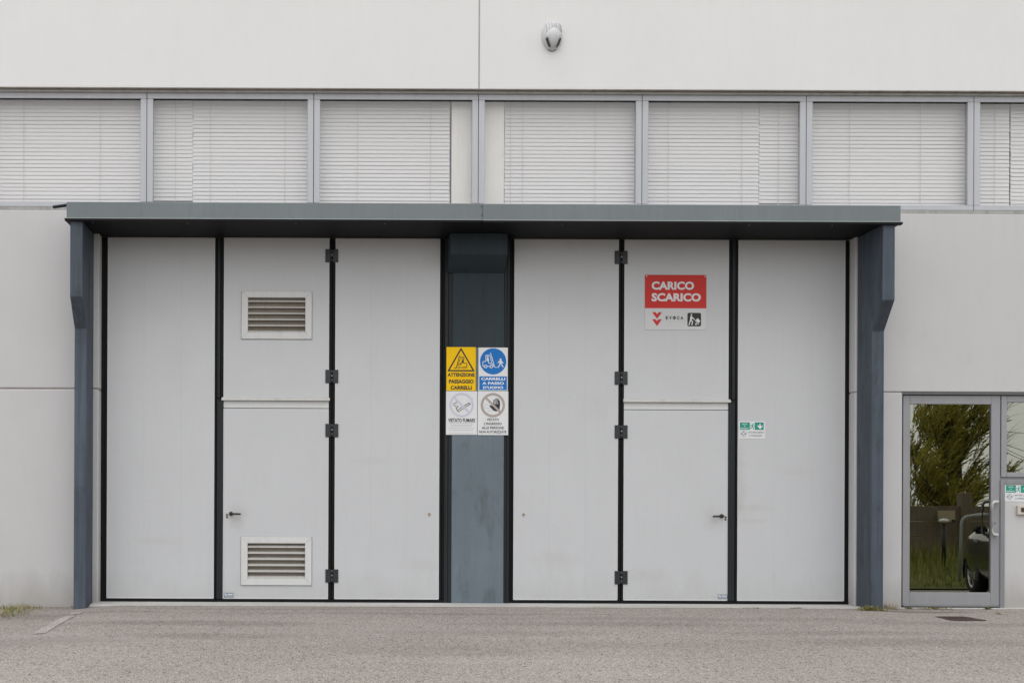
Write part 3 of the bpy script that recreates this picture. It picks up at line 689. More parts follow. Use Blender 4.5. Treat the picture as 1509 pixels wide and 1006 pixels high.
# blue mandatory sign
s = Sign('mandatory_sign', 'white sign with blue disc of forklift and walker on the blue pillar', 705.0, 748.2, 512.0, 575.6, SD, SW, GS)
s.shape('blue_disc', [mp(circ(1000, 340, 270, 48), *K)], BLUE)
WF = stroke([(945, 170), (1030, 455), (1070, 465)], 14) + stroke([(975, 250), (1005, 370)], 10) + stroke([(930, 215), (850, 215), (850, 340), (790, 348), (790, 440), (820, 445)], 14) + stroke([(930, 215), (975, 385)], 12) + stroke([(880, 442), (930, 442)], 14) + stroke([(905, 345), (910, 380), (980, 385), (1020, 440)], 14)
WF += ring(848, 445, 20, 36, 22) + ring(962, 445, 20, 36, 22) + [circ(888, 245, 17, 14), [(868, 330), (872, 268), (905, 268), (915, 320), (905, 345)]]
WF += [circ(1152, 298, 20, 14), [(1125, 322), (1178, 322), (1172, 392), (1130, 392)]] + stroke([(1130, 330), (1095, 372)], 17) + stroke([(1172, 335), (1205, 372), (1185, 378)], 15) + stroke([(1138, 385), (1130, 425), (1098, 465)], 19) + stroke([(1160, 385), (1205, 455)], 19)
s.shape('forklift_pictogram', mps(WF, *K), SW, 0.0012)
s.shape('text_panel', [mp([(716, 648), (1284, 648), (1284, 930), (716, 930)], *K)], BLUE)
for t, a, b, y0, y1 in (('CARRELLI', 755, 1248, 672, 728), ('A PASSO', 778, 1225, 762, 818), ("D'UOMO", 795, 1210, 850, 905)):
    s.text(t, *[655 + v / 13.97 for v in (a, b)], *[508 + v / 13.97 for v in (y0, y1)], PRINT_W, 0.035, 0.0014)
# no smoking (origin 655,575, scale 14.37)
K = (655, 575, 14.37)
s = Sign('no_smoking_sign', 'white no smoking sign with faded lilac ring on the blue pillar', 657.2, 703.0, 576.2, 640.4, SD, SW, GS)
s.shape('prohibition_ring', mps(ring(362, 310, 212, 258, 44) + stroke([(205, 150), (515, 465)], 46), *K), LILAC)
CG = stroke([(285, 455), (410, 380)], 13) + stroke([(265, 425), (375, 350)], 13) + stroke([(415, 325), (520, 262)], 14) + stroke([(445, 352), (545, 292), (520, 262)], 14) + stroke([(250, 245), (245, 270), (215, 265), (190, 300), (200, 325), (235, 315)], 10) + stroke([(270, 310), (290, 345), (250, 365), (265, 405)], 10) + stroke([(235, 330), (245, 370), (275, 440), (290, 460)], 10)
s.shape('cigarette_pictogram', mps(CG, *K), INK, 0.0012)
s.text('VIETATO FUMARE', *[655 + v / 14.37 for v in (78, 648)], *[575 + v / 14.37 for v in (592, 672)], INK, 0.03)
for y, a, b in ((690, 100, 640), (727, 135, 600), (752, 140, 590), (797, 95, 635), (842, 105, 630), (912, 100, 635)):
    s.shape('small_print', [mp([(a + q * 23, y - 5), (a + q * 23 + 17, y - 5), (a + q * 23 + 17, y + 5), (a + q * 23, y + 5)], *K) for q in range(int((b - a) / 23))], INKG)
# no entry for unauthorised persons
s = Sign('no_entry_sign', 'white no entry sign with black hand and taupe ring on the blue pillar', 703.9, 748.9, 576.2, 640.8, SD, SW, GS)
s.shape('prohibition_ring', mps(ring(1022, 313, 205, 258, 44), *K), TAUPE)
HAND = [[(1040, 290), (1175, 290), (1165, 400), (1110, 445), (1070, 440), (1030, 420), (950, 335), (955, 312), (985, 315), (1040, 345)]]
for x0_, x1_, t_, ln in ((1042, 1058, 1040, 205), (1092, 1098, 1095, 178), (1134, 1136, 1136, 180), (1163, 1163, 1165, 215)):
    HAND += stroke([(x0_, 300), (x1_ - 10, ln)], 25) + [circ(x1_ - 10, ln, 13, 12)]
s.shape('hand_pictogram', mps(HAND, *K), INK, 0.0010)
s.shape('prohibition_bar', mps(stroke([(880, 165), (1170, 450)], 46), *K), TAUPE, 0.0016)
s.shape('face_outline', mps(stroke([(930, 310), (880, 290), (845, 330), (860, 390)], 7) + stroke([(885, 370), (915, 375), (960, 378)], 8) + stroke([(905, 475), (945, 425), (1030, 430)], 7), *K), INKG, 0.0010)
for t, a, b, y0, y1 in (('VIETATO', 895, 1148, 590, 645), ("L'INGRESSO", 835, 1212, 677, 732), ('ALLE PERSONE', 790, 1258, 764, 818), ('NON AUTORIZZATE', 733, 1310, 850, 905)):
    s.text(t, *[655 + v / 14.37 for v in (a, b)], *[575 + v / 14.37 for v in (y0, y1)], INK, 0.02)
# loading sign on the right door (origin 930,390, scale 9.146)
K = (930, 390, 9.146)
s = Sign('loading_sign', 'red and white loading sign screwed to the right folding door', 950.3, 1040.9, 405.0, 486.2, DD + 0.0006, SG, None, 0.005, True)
s.shape('red_panel', [mp([(184, 138), (1012, 138), (1012, 588), (184, 588)], *K)], RED)
for t, a, b, y0, y1 in (('CARICO', 274, 846, 228, 340), ('SCARICO', 274, 938, 384, 496)):
    s.text(t, *[930 + v / 9.146 for v in (a, b)], *[390 + v / 9.146 for v in (y0, y1)], SW, 0.040)
s.shape('chevron_mark', mps([[(282, 640), (328, 640), (349, 668), (370, 640), (415, 640), (349, 733)]], *K), RED)
s.shape('chevron_mark', mps([[(282, 736), (328, 736), (349, 762), (370, 736), (415, 736), (349, 830)]], *K), RED)
ev = [(466, 494, 'E'), (512, 545, 'V'), (558, 603, 'O'), (616, 652, 'C'), (665, 702, 'A')]
for a, b, t in ev: s.text(t, *[930 + v / 9.146 for v in (a, b)], *[390 + v / 9.146 for v in (694, 739)], INK, 0.045)
s.shape('letter_bar', [mp([(576, 700), (587, 700), (587, 733), (576, 733)], *K)], INK, 0.0012)
for k, t in enumerate('GROUP'): s.text(t, *[930 + v / 9.146 for v in (468 + k * 56, 486 + k * 56)], *[390 + v / 9.146 for v in (757, 774)], INKG, 0.0)
def rrect(x0, x1, y0, y1, r, n=5):
    out = []
    for cx, cy, a in ((x1 - r, y0 + r, -90), (x1 - r, y1 - r, 0), (x0 + r, y1 - r, 90), (x0 + r, y0 + r, 180)):
        out += [(cx + r * math.cos(R(a + 90 * k / n)), cy + r * math.sin(R(a + 90 * k / n))) for k in range(n + 1)]
    return out
s.shape('pictogram_square', [mp(rrect(757, 942, 648, 830, 22), *K)], INK)
K2 = (1000, 450, 25.15)
PUSH = [circ(470, 347, 30, 16), [(430, 400), (480, 390), (500, 420), (480, 540), (420, 560)]] + stroke([(475, 410), (510, 460), (560, 500)], 40) + stroke([(440, 540), (415, 620), (385, 715)], 40) + stroke([(460, 550), (515, 605), (490, 715)], 40) + stroke([(565, 495), (700, 680), (750, 690)], 18) + [[(625, 545), (710, 470), (805, 590), (720, 655)]] + ring(640, 690, 16, 36, 18) + [[(705, 690), (735, 670), (750, 690), (715, 715)]]
s.shape('porter_pictogram', mps(PUSH, *K2), SW, 0.0012)
# emergency exit stickers (origin 1080,610, scale 22.35)
def exit_sign(label, dx, dy, d):
    K = (1080 + dx, 610 + dy, 22.35)
    q = lambda v: 1080 + dx + v / 22.35
    r = lambda v: 610 + dy + v / 22.35
    s = Sign('exit_sticker', label, q(195), q(1058), r(240), r(805), d, SW, 'emergency exit stickers', 0.002)
    s.shape('green_panel', [mp([(228, 270), (553, 270), (553, 515), (228, 515)], *K), mp([(715, 270), (1012, 270), (1012, 515), (715, 515)], *K)], GREEN)
    for t, a, b, y0, y1 in (('USCITA', 305, 468, 305, 350), ('DI', 362, 405, 380, 415), ('EMERGENZA', 245, 515, 448, 488)):
        s.text(t, q(a), q(b), r(y0), r(y1), PRINT_W, 0.02)
    RUN = [circ(662, 325, 20, 14), [(620, 355), (660, 350), (655, 420), (615, 430)]] + stroke([(620, 365), (585, 360), (570, 395)], 15) + stroke([(655, 360), (685, 385), (710, 380)], 15) + stroke([(625, 420), (610, 458), (560, 462)], 22) + stroke([(650, 415), (675, 455), (685, 498)], 22)
    s.shape('running_pictogram', mps(RUN, *K), GREEN)
    s.shape('down_arrow', mps([[(870, 312), (915, 312), (915, 400), (978, 348), (965, 410), (892, 492), (815, 410), (805, 348), (870, 400)]], *K), PRINT_W, 0.0012)
    s.shape('round_emblem', [mp(circ(348, 650, 108, 30), *K)], INKG)
    s.shape('round_emblem', [mp(circ(348, 650, 96, 30), *K)], SW, 0.0009)
    s.shape('emblem_mark', mps([[(310, 575), (386, 575), (348, 615)], [(310, 715), (386, 715), (348, 675)], [(270, 625), (305, 620), (325, 648), (305, 672), (270, 668)], [(425, 625), (390, 620), (370, 648), (390, 672), (425, 668)]], *K), NAVY, 0.0013)
    for t, a, b, y0, y1 in (('LASCIARE LIBERO', 480, 1015, 570, 625), ('IL PASSAGGIO', 540, 960, 675, 732)):
        s.text(t, q(a), q(b), r(y0), r(y1), INK, 0.0)
exit_sign('small green and white exit sticker on the right folding door', 0, 0, DD + 0.0006)
PD = -0.06
exit_sign('small green and white exit sticker beside the glass entrance door', 392.0, 92.5, PD + 0.0006)

# ------------------------------------------------------------------ alarm siren on the upper wall
SIR = painted('siren_grey_plastic', (0.56, 0.565, 0.58), 0.4, 0.02, 0.03, (0.7, 0.65, 0.6), 0.3, 0.03, 60)
SIR_D = plain('siren_dark_lens', (0.05, 0.055, 0.055), 0.3)
def siren():
    x, z = fx(813.4, 0, 54), fz(54.5, 0, 813)
    S = tag(empty('alarm_siren', (x, -0.01, z)), 'grey egg-shaped alarm siren with dark lenses high on the white wall', 'siren')
    W2, HT, HB = 0.113, 0.155, 0.158
    def outline(a):
        c, s_ = math.cos(a), math.sin(a)
        if s_ >= 0: return W2 * math.copysign(abs(c) ** 0.85, c), HT * abs(s_) ** 0.9
        return W2 * math.copysign(abs(c) ** 0.85, c) * (1 - 0.42 * abs(s_) ** 1.6), -HB * abs(s_) ** 0.8
    def surf(a, r, depth): 
        ox, oz = outline(a); return (x + ox * r, -0.001 - depth * (1 - r ** 2.6) ** 0.55, z + oz * r)
    bm = bmesh.new(); N = 48; rs = [0.0, 0.2, 0.4, 0.55, 0.7, 0.8, 0.88, 0.94, 0.975, 1.0]
    c0 = bm.verts.new(surf(0, 0, 0.105)); prev = None
    for r in rs[1:]:
        row = [bm.verts.new(surf(2 * math.pi * k / N, min(r, 0.9999), 0.105)) for k in range(N)]
        for k in range(N):
            if prev is None: bm.faces.new((c0, row[k], row[(k + 1) % N]))
            else: bm.faces.new((prev[k], row[k], row[(k + 1) % N], prev[(k + 1) % N]))
        prev = row
    bmesh.ops.recalc_face_normals(bm, faces=bm.faces); finish('shell', bm, SIR, S, True)
    def ydepth(px_, pz_):
        best = 0.5
        a = math.atan2(pz_ / (HT if pz_ > 0 else HB), px_ / W2)
        lo, hi = 0.0, 1.0
        ox, oz = outline(a); L = math.hypot(ox, oz); r = min(0.98, math.hypot(px_, pz_) / L)
        return 0.105 * (1 - r ** 2.6) ** 0.55
    def P(zx, zy, up=0.004):       # reading in an enlargement
        a, b = (zx - 478) / 14.37 / PPM, (494 - zy) / 14.37 / PPM
        return Vector((x + a, -0.001 - ydepth(a, b) - up, z + b))
    for poly in ([(315, 605), (350, 578), (432, 758), (405, 762), (360, 710)], [(648, 598), (615, 578), (540, 758), (565, 762), (615, 700)]):
        bm = bmesh.new(); bm.faces.new([bm.verts.new(P(*p, 0.013)) for p in poly]); bmesh.ops.recalc_face_normals(bm, faces=bm.faces)
        finish('strobe_lens', bm, SIR_D, S)
    # shield bulge
    bm = bmesh.new(); pts = [(300, 580), (330, 480), (400, 420), (480, 385), (560, 415), (640, 470), (645, 560), (600, 600), (532, 750), (482, 768), (438, 750), (364, 600)]
    cv = bm.verts.new(P(480, 540, 0.016)); rg = [bm.verts.new(P(*p, 0.006)) for p in pts]; rim = [bm.verts.new(P(480 + (p[0] - 480) * 1.0, 540 + (p[1] - 540) * 1.0, -0.004)) for p in pts]
    md = [bm.verts.new(P(480 + (p[0] - 480) * 0.7, 540 + (p[1] - 540) * 0.7, 0.013)) for p in pts]
    n = len(pts)
    for k in range(n):
        j = (k + 1) % n
        bm.faces.new((cv, md[k], md[j])); bm.faces.new((md[k], rg[k], rg[j], md[j])); bm.faces.new((rg[k], rim[k], rim[j], rg[j]))
    bmesh.ops.recalc_face_normals(bm, faces=bm.faces); finish('front_shield', bm, SIR, S, True)
    for zx, y0, y1 in ((335, 235, 470), (390, 205, 430), (440, 210, 390), (465, 285, 365), (492, 265, 360), (525, 285, 370), (545, 205, 390), (592, 215, 430), (630, 230, 450), (655, 260, 450)):
        bm = bmesh.new(); k = 7
        l = [bm.verts.new(P(zx - 8, y0 + (y1 - y0) * i / k, 0.0022)) for i in range(k + 1)]; r_ = [bm.verts.new(P(zx + 8, y0 + (y1 - y0) * i / k, 0.0022)) for i in range(k + 1)]
        for i in range(k): bm.faces.new((l[i], r_[i], r_[i + 1], l[i + 1]))
        bmesh.ops.recalc_face_normals(bm, faces=bm.faces); finish('sound_slot', bm, INKG, S)
    bm = bmesh.new()
    add_tube(bm, [Vector((x - 0.048, -0.006, z - 0.138)), Vector((x - 0.02, -0.010, z - 0.157)), Vector((x + 0.02, -0.010, z - 0.157)), Vector((x + 0.046, -0.006, z - 0.138))], 0.005, 6)
    finish('rusty_rim', bm, W_EDGE, S)
siren()

# ------------------------------------------------------------------ glass entrance
E = tag(empty('glass_door', (fx(1402, PD), -PD, 0.02)), 'aluminium framed tinted glass entrance door with white pull handle', 'door')
ed0, ed1 = fx(1330.5, PD, 740), fx(1473.5, PD, 740)
ez1, ez0 = fz(582.5, PD, 1400), 0.028
gx0, gx1 = fx(1341.0, PD, 740), fx(1460.5, PD, 740); gz1, gz0 = fz(595.3, PD, 1400), fz(872.3, PD, 1400)
box('frame_stile', ed0, gx0, PD - 0.05, PD, ez0, ez1, ALU_E, E, 0.003)
box('frame_stile', gx1, ed1, PD - 0.05, PD, ez0, ez1, ALU_E, E, 0.003)
box('frame_rail', gx0 + 0.0005, gx1 - 0.0005, PD - 0.05, PD - 0.0005, gz1, ez1, ALU_E, E, 0.003)
box('frame_rail', gx0 + 0.0005, gx1 - 0.0005, PD - 0.05, PD - 0.0005, ez0, gz0, ALU_E, E, 0.003)
box('glass_pane', gx0 - 0.003, gx1 + 0.003, PD - 0.030, PD - 0.022, gz0 - 0.003, gz1 + 0.003, GLASS_DR, E)
box('kick_strip', ed0 + 0.01, ed1 - 0.01, PD - 0.03, PD + 0.006, ez0 - 0.004, ez0 + 0.022, ALU_D, E, 0.002)
HND = plain('white_handle_paint', (0.50, 0.49, 0.475), 0.4)
hx, hx2 = fx(1456.2, PD, 760), fx(1466.5, PD, 760); hz1, hz0 = fz(738.8, PD, 1465), fz(787.5, PD, 1465)
hpts = [(hx2, -PD, hz1), (hx2, -PD - 0.045, hz1), (hx2 - 0.012, -PD - 0.062, hz1), (hx + 0.022, -PD - 0.066, hz1 - 0.004), (hx, -PD - 0.066, hz1 - 0.035), (hx, -PD - 0.066, hz0 + 0.035), (hx + 0.022, -PD - 0.066, hz0 + 0.004), (hx2 - 0.012, -PD - 0.062, hz0), (hx2, -PD - 0.045, hz0), (hx2, -PD, hz0)]
tube('pull_handle', hpts, 0.0165, HND, E, 14)
disc('lock_cylinder', fx(1466.3, PD, 770), PD, fz(769.3, PD, 1466), 0.010, 0.006, BOLT, E, 12)
box('lock_key_slot', fx(1466.3, PD, 770) - 0.004, fx(1466.3, PD, 770) + 0.004, PD + 0.0055, PD + 0.007, fz(769.3, PD, 1466) - 0.014, fz(769.3, PD, 1466) + 0.004, BLACK, E)
# inner blind behind the door glass
bm = bmesh.new(); z = gz0 - 0.05
while z < gz1 + 0.05:
    vv = [bm.verts.new(p) for p in ((gx0 - 0.05, 0.155, z), (gx1 + 0.05, 0.155, z), (gx1 + 0.05, 0.172, z + 0.020), (gx0 - 0.05, 0.172, z + 0.020))]
    bm.faces.new(vv); z += 0.029
DB = tag(empty('venetian_blind', ((gx0 + gx1) / 2, 0.16, gz0)), 'dim blind behind the dark glass of the entrance door', 'blind')
o = finish('slats', bm, plain('dim_blind_slat', (0.30, 0.29, 0.26), 0.6), DB); o['kind'] = 'stuff'
# fixed sidelight and the panel beneath
sx0 = fx(1475.8, PD, 640); szt, szb = fz(583.0, PD, 1490), fz(702.5, PD, 1490)
w = empty('sidelight_window', (sx0 + 0.5, -PD, szb), B)
sx1 = EX1 - 0.02; sg0, sgt, sgb = fx(1484.0, PD, 640), fz(592.5, PD, 1490), fz(695.5, PD, 1490)
box('frame_stile', sx0, sg0, PD - 0.05, PD, szb, szt, ALU_E, w, 0.003); box('frame_stile', sx1 - 0.06, sx1, PD - 0.05, PD, szb, szt, ALU_E, w, 0.003)
box('frame_rail', sg0 + 0.0005, sx1 - 0.0605, PD - 0.05, PD - 0.0005, sgt, szt, ALU_E, w, 0.003); box('frame_rail', sg0 + 0.0005, sx1 - 0.0605, PD - 0.05, PD - 0.0005, szb, sgb, ALU_E, w, 0.003)
box('glass_pane', sg0 - 0.003, sx1 - 0.057, PD - 0.030, PD - 0.022, sgb - 0.003, sgt + 0.003, GLASS_DR, w)
jx0, jx1 = fx(1474.6, PD + 0.02, 800), fx(1481.2, PD + 0.02, 800); jz = fz(706.5, PD + 0.02, 1478)
box('door_jamb', jx0, jx1, -0.15, PD + 0.016, -0.05, jz, ALU_D, B, 0.004)
box('panel_cap', jx1 + 0.0005, EX1, -0.15, PD + 0.014, fz(713.2, PD, 1490), jz - 0.001, ALU_D, B, 0.003)
box('wall_panel', jx1 + 0.0005, EX1, -0.15, PD, -0.4, fz(713.2, PD, 1490) - 0.001, W_LOW, B, 0.002)
box('panel_backing', ed1 - 0.002, EX1, -0.15, PD - 0.018, jz - 0.03, szb + 0.01, ALU_D, B)
box('entrance_head', EX0, EX1, -0.15, PD + 0.03, ez1 + 0.008, Z_EH + 0.018, ALU_D, B, 0.004)
box('entrance_gap', EX0, EX1, -0.15, PD - 0.03, ez1 - 0.01, ez1 + 0.010, GAP, B)
box('entrance_side_gap', EX0 - 0.02, ed0 + 0.006, -0.15, PD - 0.02, 0, ez1, GAP, B)
box('mullion_gap', ed1 - 0.003, sx0 + 0.004, -0.15, PD - 0.02, 0, ez1, ALU_D, B)
box('entrance_sill', EX0, EX1, -0.3, PD + 0.03, -0.3, 0.012, SLAB, B, 0.004)
# buzzer box
bz = tag(empty('door_buzzer', (fx(1505, PD), -PD, fz(757, PD, 1505))), 'cream buzzer box on the white panel beside the entrance', 'buzzer')
CRM = plain('aged_cream_plastic', (0.50, 0.47, 0.40), 0.5)
bxa, bxb, bza, bzb = fx(1497, PD, 750), fx(1518, PD, 750), fz(758, PD, 1500), fz(744.3, PD, 1500)
box('case', bxa, bxb, PD + 0.0005, PD + 0.035, bza, bzb, CRM, bz, 0.006, 2)
box('name_window', bxa + 0.035, bxb - 0.035, PD + 0.0352, PD + 0.0372, bza + 0.028, bzb - 0.024, IRON, bz, 0.001)

# ------------------------------------------------------------------ yard details
def on_ground(px, py):
    v = py - ROLL * (px - PX0); u = px + ROLL * (py - PY0)
    d = 0.5
    for _ in range(40):
        zz = lot_z((u - PX0) / FP * (CAM_D - d), d); dist = (CAM_H - zz) * FP / (v - PY0); d = CAM_D - dist
    return (u - PX0) / FP * (CAM_D - d), d
def ground_strip(name, x0, x1, d0, d1, mat, lift=0.004, label=None, n=12, ragged=0.012):
    bm = bmesh.new(); rows = []
    for k in range(n + 1):
        d = d0 + (d1 - d0) * k / n
        a, b = x0 + rnd.uniform(-ragged, ragged), x1 + rnd.uniform(-ragged, ragged)
        rows.append([bm.verts.new((xx, -d, lot_z(xx, d) + lift)) for xx in (a, (a + b) / 2, b)])
    for r0, r1 in zip(rows, rows[1:]):
        for k in range(2): bm.faces.new((r0[k], r1[k], r1[k + 1], r0[k + 1]))
    bmesh.ops.recalc_face_normals(bm, faces=bm.faces)
    o = finish(name, bm, mat); o['kind'] = 'structure'
    if o.data.polygons[0].normal.z < 0: o.data.flip_normals()
    return o
lx, ld = on_ground(111, 903.5)
ground_strip('painted_line', lx - 0.055, lx + 0.055, ld - 0.06, ld + 0.10, LINE_B, 0.005, n=3)
ground_strip('painted_line', lx - 0.06, lx + 0.055, ld + 0.22, ld + 1.45, LINE, 0.004, n=16)
mx, md_ = on_ground(1412, 911)
M = tag(empty('drain_cover', (mx, -md_, lot_z(mx, md_))), 'rust brown iron drain cover set in the asphalt by the entrance', 'drain cover')
zz = lot_z(mx, md_)
w_, l_ = 0.145, 0.17
box('cover_plate', mx - w_, mx + w_, md_ - l_, md_ + l_, zz - 0.02, zz + 0.008, IRON, M, 0.003)
for a in ((mx - w_ - .025, mx + w_ + .025, md_ - l_ - .025, md_ - l_ - .004), (mx - w_ - .025, mx + w_ + .025, md_ + l_ + .004, md_ + l_ + .025), (mx - w_ - .025, mx - w_ - .004, md_ - l_ - .0035, md_ + l_ + .0035), (mx + w_ + .004, mx + w_ + .025, md_ - l_ - .0035, md_ + l_ + .0035)):
    box('cover_frame', *a, zz - 0.02, zz + 0.006, IRON, M)
for k in range(5):
    box('cover_rib', mx - w_ + 0.03, mx + w_ - 0.03, md_ - l_ + 0.05 + k * 0.055, md_ - l_ + 0.065 + k * 0.055, zz + 0.0075, zz + 0.012, IRON, M, 0.001)
GR = [painted('weed_green', (0.10, 0.13, 0.025), 0.6, 0.25, 0.0, bmp=0), painted('weed_yellow', (0.30, 0.24, 0.06), 0.6, 0.25, 0.0, bmp=0), painted('weed_straw', (0.36, 0.30, 0.18), 0.7, 0.2, 0.0, bmp=0), painted('weed_dark', (0.045, 0.065, 0.02), 0.6, 0.25, 0.0, bmp=0)]
def blade(bm, p, h, lean, az, w, mi):
    d = Vector((math.cos(az), math.sin(az), 0)); s_ = Vector((-d.y, d.x, 0))
    prev = None
    for k in range(4):
        t = k / 3; c = Vector(p) + d * lean * t * t + Vector((0, 0, h * (t - 0.25 * lean / max(h, .01) * t * t)))
        ww = w * (1 - t) ** 0.7 + 0.0004
        row = (bm.verts.new(c - s_ * ww), bm.verts.new(c + s_ * ww))
        if prev: f_ = bm.faces.new((prev[0], prev[1], row[1], row[0])); f_.material_index = mi
        prev = row
def weed(label, x0, x1, d0, d1, n, h, w=(0.5, 0.3, 0.2, 0.0), leafy=0.3, cat='weeds'):
    bm = bmesh.new()
    for k in range(n):
        t = rnd.random(); x = x0 + (x1 - x0) * rnd.betavariate(1.6, 1.6); d = d0 + (d1 - d0) * rnd.random()
        edge = 1 - abs(2 * (x - x0) / (x1 - x0 + 1e-6) - 1) ** 2 * 0.6
        mi = rnd.choices(range(4), w)[0]; p = (x, -d, lot_z(x, d) - 0.002)
        if rnd.random() < leafy:
            c = Vector(p) + Vector((0, 0, rnd.uniform(0.002, h * 0.5 * edge))); az = rnd.uniform(0, 6.28); L = rnd.uniform(0.008, 0.022)
            a = Vector((math.cos(az), math.sin(az), rnd.uniform(-0.2, 0.7))) * L; b = Vector((-math.sin(az), math.cos(az), rnd.uniform(-.3, .3))) * L * 0.4
            f_ = bm.faces.new([bm.verts.new(c + q) for q in (-a * 0.2, a * 0.4 + b, a, a * 0.4 - b)]); f_.material_index = mi
        else: blade(bm, p, h * rnd.uniform(0.35, 1.0) * edge, h * rnd.uniform(0.2, 1.1), rnd.uniform(0, 6.28), rnd.uniform(0.0012, 0.003), mi)
    o = finish('weed_clump', bm, GR); tag(o, label, 'weeds', 'weeds along the foot of the wall')
    return o
gx_, gd_ = on_ground(-6, 905)
weed('yellow green grass clump at the foot of the left wall', gx_ - 0.25, gx_ + 0.34, 0.02, gd_ + 0.26, 800, 0.085, (0.5, 0.35, 0.15, 0.05), 0.25)
weed('sparse dry grass between the left wall foot and the pilaster', fx(55, 0, 898), fx(108, 0.2, 898), 0.01, 0.09, 90, 0.03, (0.1, 0.3, 0.5, 0.2), 0.5)
weed('yellow and green weeds at the foot of the right pilaster', fx(1262, 0.36, 895), fx(1306, 0.36, 895), 0.30, 0.46, 420, 0.085, (0.4, 0.4, 0.2, 0.05), 0.5)
weed('straw coloured grass in the corner between right pilaster and wall', fx(1304, 0.1, 895), fx(1320, 0.1, 895), 0.02, 0.18, 90, 0.11, (0.05, 0.25, 0.7, 0.0), 0.1)
weed('row of small brown weeds along the glass door sill', fx(1338, 0.0, 895), fx(1402, 0.0, 895), 0.005, 0.07, 260, 0.035, (0.2, 0.4, 0.3, 0.1), 0.6)
weed('small green weed under the middle of the glass door', fx(1370, 0.03, 895), fx(1381, 0.03, 895), 0.01, 0.06, 70, 0.05, (0.5, 0.2, 0.0, 0.3), 0.6)
weed('dark green weed below the right end of the glass door', fx(1448, 0.03, 896), fx(1462, 0.03, 896), 0.01, 0.06, 80, 0.04, (0.4, 0.1, 0.1, 0.4), 0.6)
weed('dark green weed at the left corner of the glass door', fx(1334, 0.03, 896), fx(1344, 0.03, 896), 0.01, 0.06, 70, 0.04, (0.4, 0.1, 0.1, 0.4), 0.6)
weed('tiny green weed in the asphalt right of the drain cover', fx(1468, .6, 900), fx(1476, .6, 900), 0.55, 0.62, 40, 0.03, (0.6, 0.3, 0.1, 0.1), 0.7)
weed('tiny sprouts along the sill under the right folding door', fx(868, .24, 893), fx(905, .24, 893), 0.228, 0.26, 26, 0.024, (0.5, 0.2, 0.1, 0.3), 0.7)
weed('small dark sprouts at the sill below the handle of the right door', fx(1092, .24, 893), fx(1130, .24, 893), 0.228, 0.27, 40, 0.024, (0.3, 0.1, 0.2, 0.5), 0.7)
weed('sprouts at the sill under the right end of the right door', fx(1162, .24, 895), fx(1182, .24, 895), 0.228, 0.28, 36, 0.028, (0.3, 0.1, 0.2, 0.5), 0.7)
# loose grit on the asphalt and along the wall foot
bm = bmesh.new()
for k in range(900):
    if k < 620: x, d = rnd.uniform(-3.5, 7.5), 0.24 + abs(rnd.gauss(0, 0.9))
    elif k < 760: x, d = rnd.uniform(-3.7, -2.68), rnd.uniform(0.005, 0.10)
    else: x, d = rnd.uniform(-2.4, 7.6), rnd.uniform(0.235, 0.30)
    r = rnd.uniform(0.002, 0.0065); c = Vector((x, -d, lot_z(x, d) + r * 0.4))
    q = [c + Vector((rnd.uniform(.6, 1.2) * r * math.cos(a), rnd.uniform(.6, 1.2) * r * math.sin(a), 0)) for a in (0, 1.6, 3.1, 4.7)]
    top = bm.verts.new(c + Vector((0, 0, r * 0.9))); v4 = [bm.verts.new(p) for p in q]; mi = rnd.choice((0, 0, 1, 1, 2))
    for i in range(4): f_ = bm.faces.new((v4[i], v4[(i + 1) % 4], top)); f_.material_index = mi
grit = finish('loose_grit', bm, [plain('grit_dark', (0.06, 0.05, 0.045), .9), plain('grit_grey', (0.20, 0.18, 0.165), .9), plain('grit_pale', (0.34, 0.32, 0.30), .9)])
tag(grit, 'loose grit and small stones scattered on the asphalt', 'grit', kind='stuff')

# ------------------------------------------------------------------ across the yard: what the entrance glass reflects
VERGE = painted('verge_soil_grass', (0.10, 0.115, 0.030), 0.9, 0.3, 0.0, (0.6, 0.5, 0.4), 0.6, 0.4, 20, 0.2)
def verge_z(x, d): return -0.405 + 0.40 * smooth((d - 9.3) / 6.0) + 0.05 * math.sin(x * 1.7) * smooth((d - 9.3) / 2)
ground_sheet('grass_verge', [5.5 + 0.5 * i for i in range(80)] + [60, 120, 400], [9.2 + 0.4 * i for i in range(16)] + [16, 18, 24, 40, 90, 300, 1500], lambda x, d: verge_z(x, d) if d < 20 else verge_z(x, 20) - 0.9 * smooth((d - 20) / 20), VERGE)
GM = [painted('grass_mid', (0.18, 0.22, 0.04), 0.6, 0.3, 0.0, bmp=0), painted('grass_olive', (0.26, 0.24, 0.05), 0.6, 0.3, 0.0, bmp=0), painted('grass_dry', (0.36, 0.28, 0.09), 0.7, 0.3, 0.0, bmp=0)]
bm = bmesh.new()
for k in range(9000):
    d = 9.35 + 5.7 * rnd.random(); x = 9.5 + rnd.random() * 12
    h = (0.10 + 0.28 * smooth((d - 9.5) / 5)) * rnd.uniform(0.5, 1.5)
    mi = rnd.choices((0, 1, 2), (0.5, 0.35, 0.15 + 0.35 * (1 - smooth((d - 9.3) / 2))))[0]
    blade(bm, (x, -d, verge_z(x, d) - 0.01), h, h * rnd.uniform(0.1, 0.7), rnd.uniform(0, 6.28), rnd.uniform(0.004, 0.010), mi)
tag(finish('verge_grass', bm, GM), 'long unmown grass growing on the verge across the yard', 'grass', kind='stuff')
CONC = painted('old_concrete_plank', (0.20, 0.165, 0.125), 0.9, 0.2, 0.2, (0.4, 0.4, 0.35), 0.8, 0.3, 20, 0.2)
wp = mirror_point(1422.5, 726, 15.2); wt = mirror_point(1380, 745, 15.2)
BW = tag(empty('boundary_wall', (wp.x, wp.y, 0)), 'old concrete plank wall behind the verge, mirrored in the door glass', 'wall')
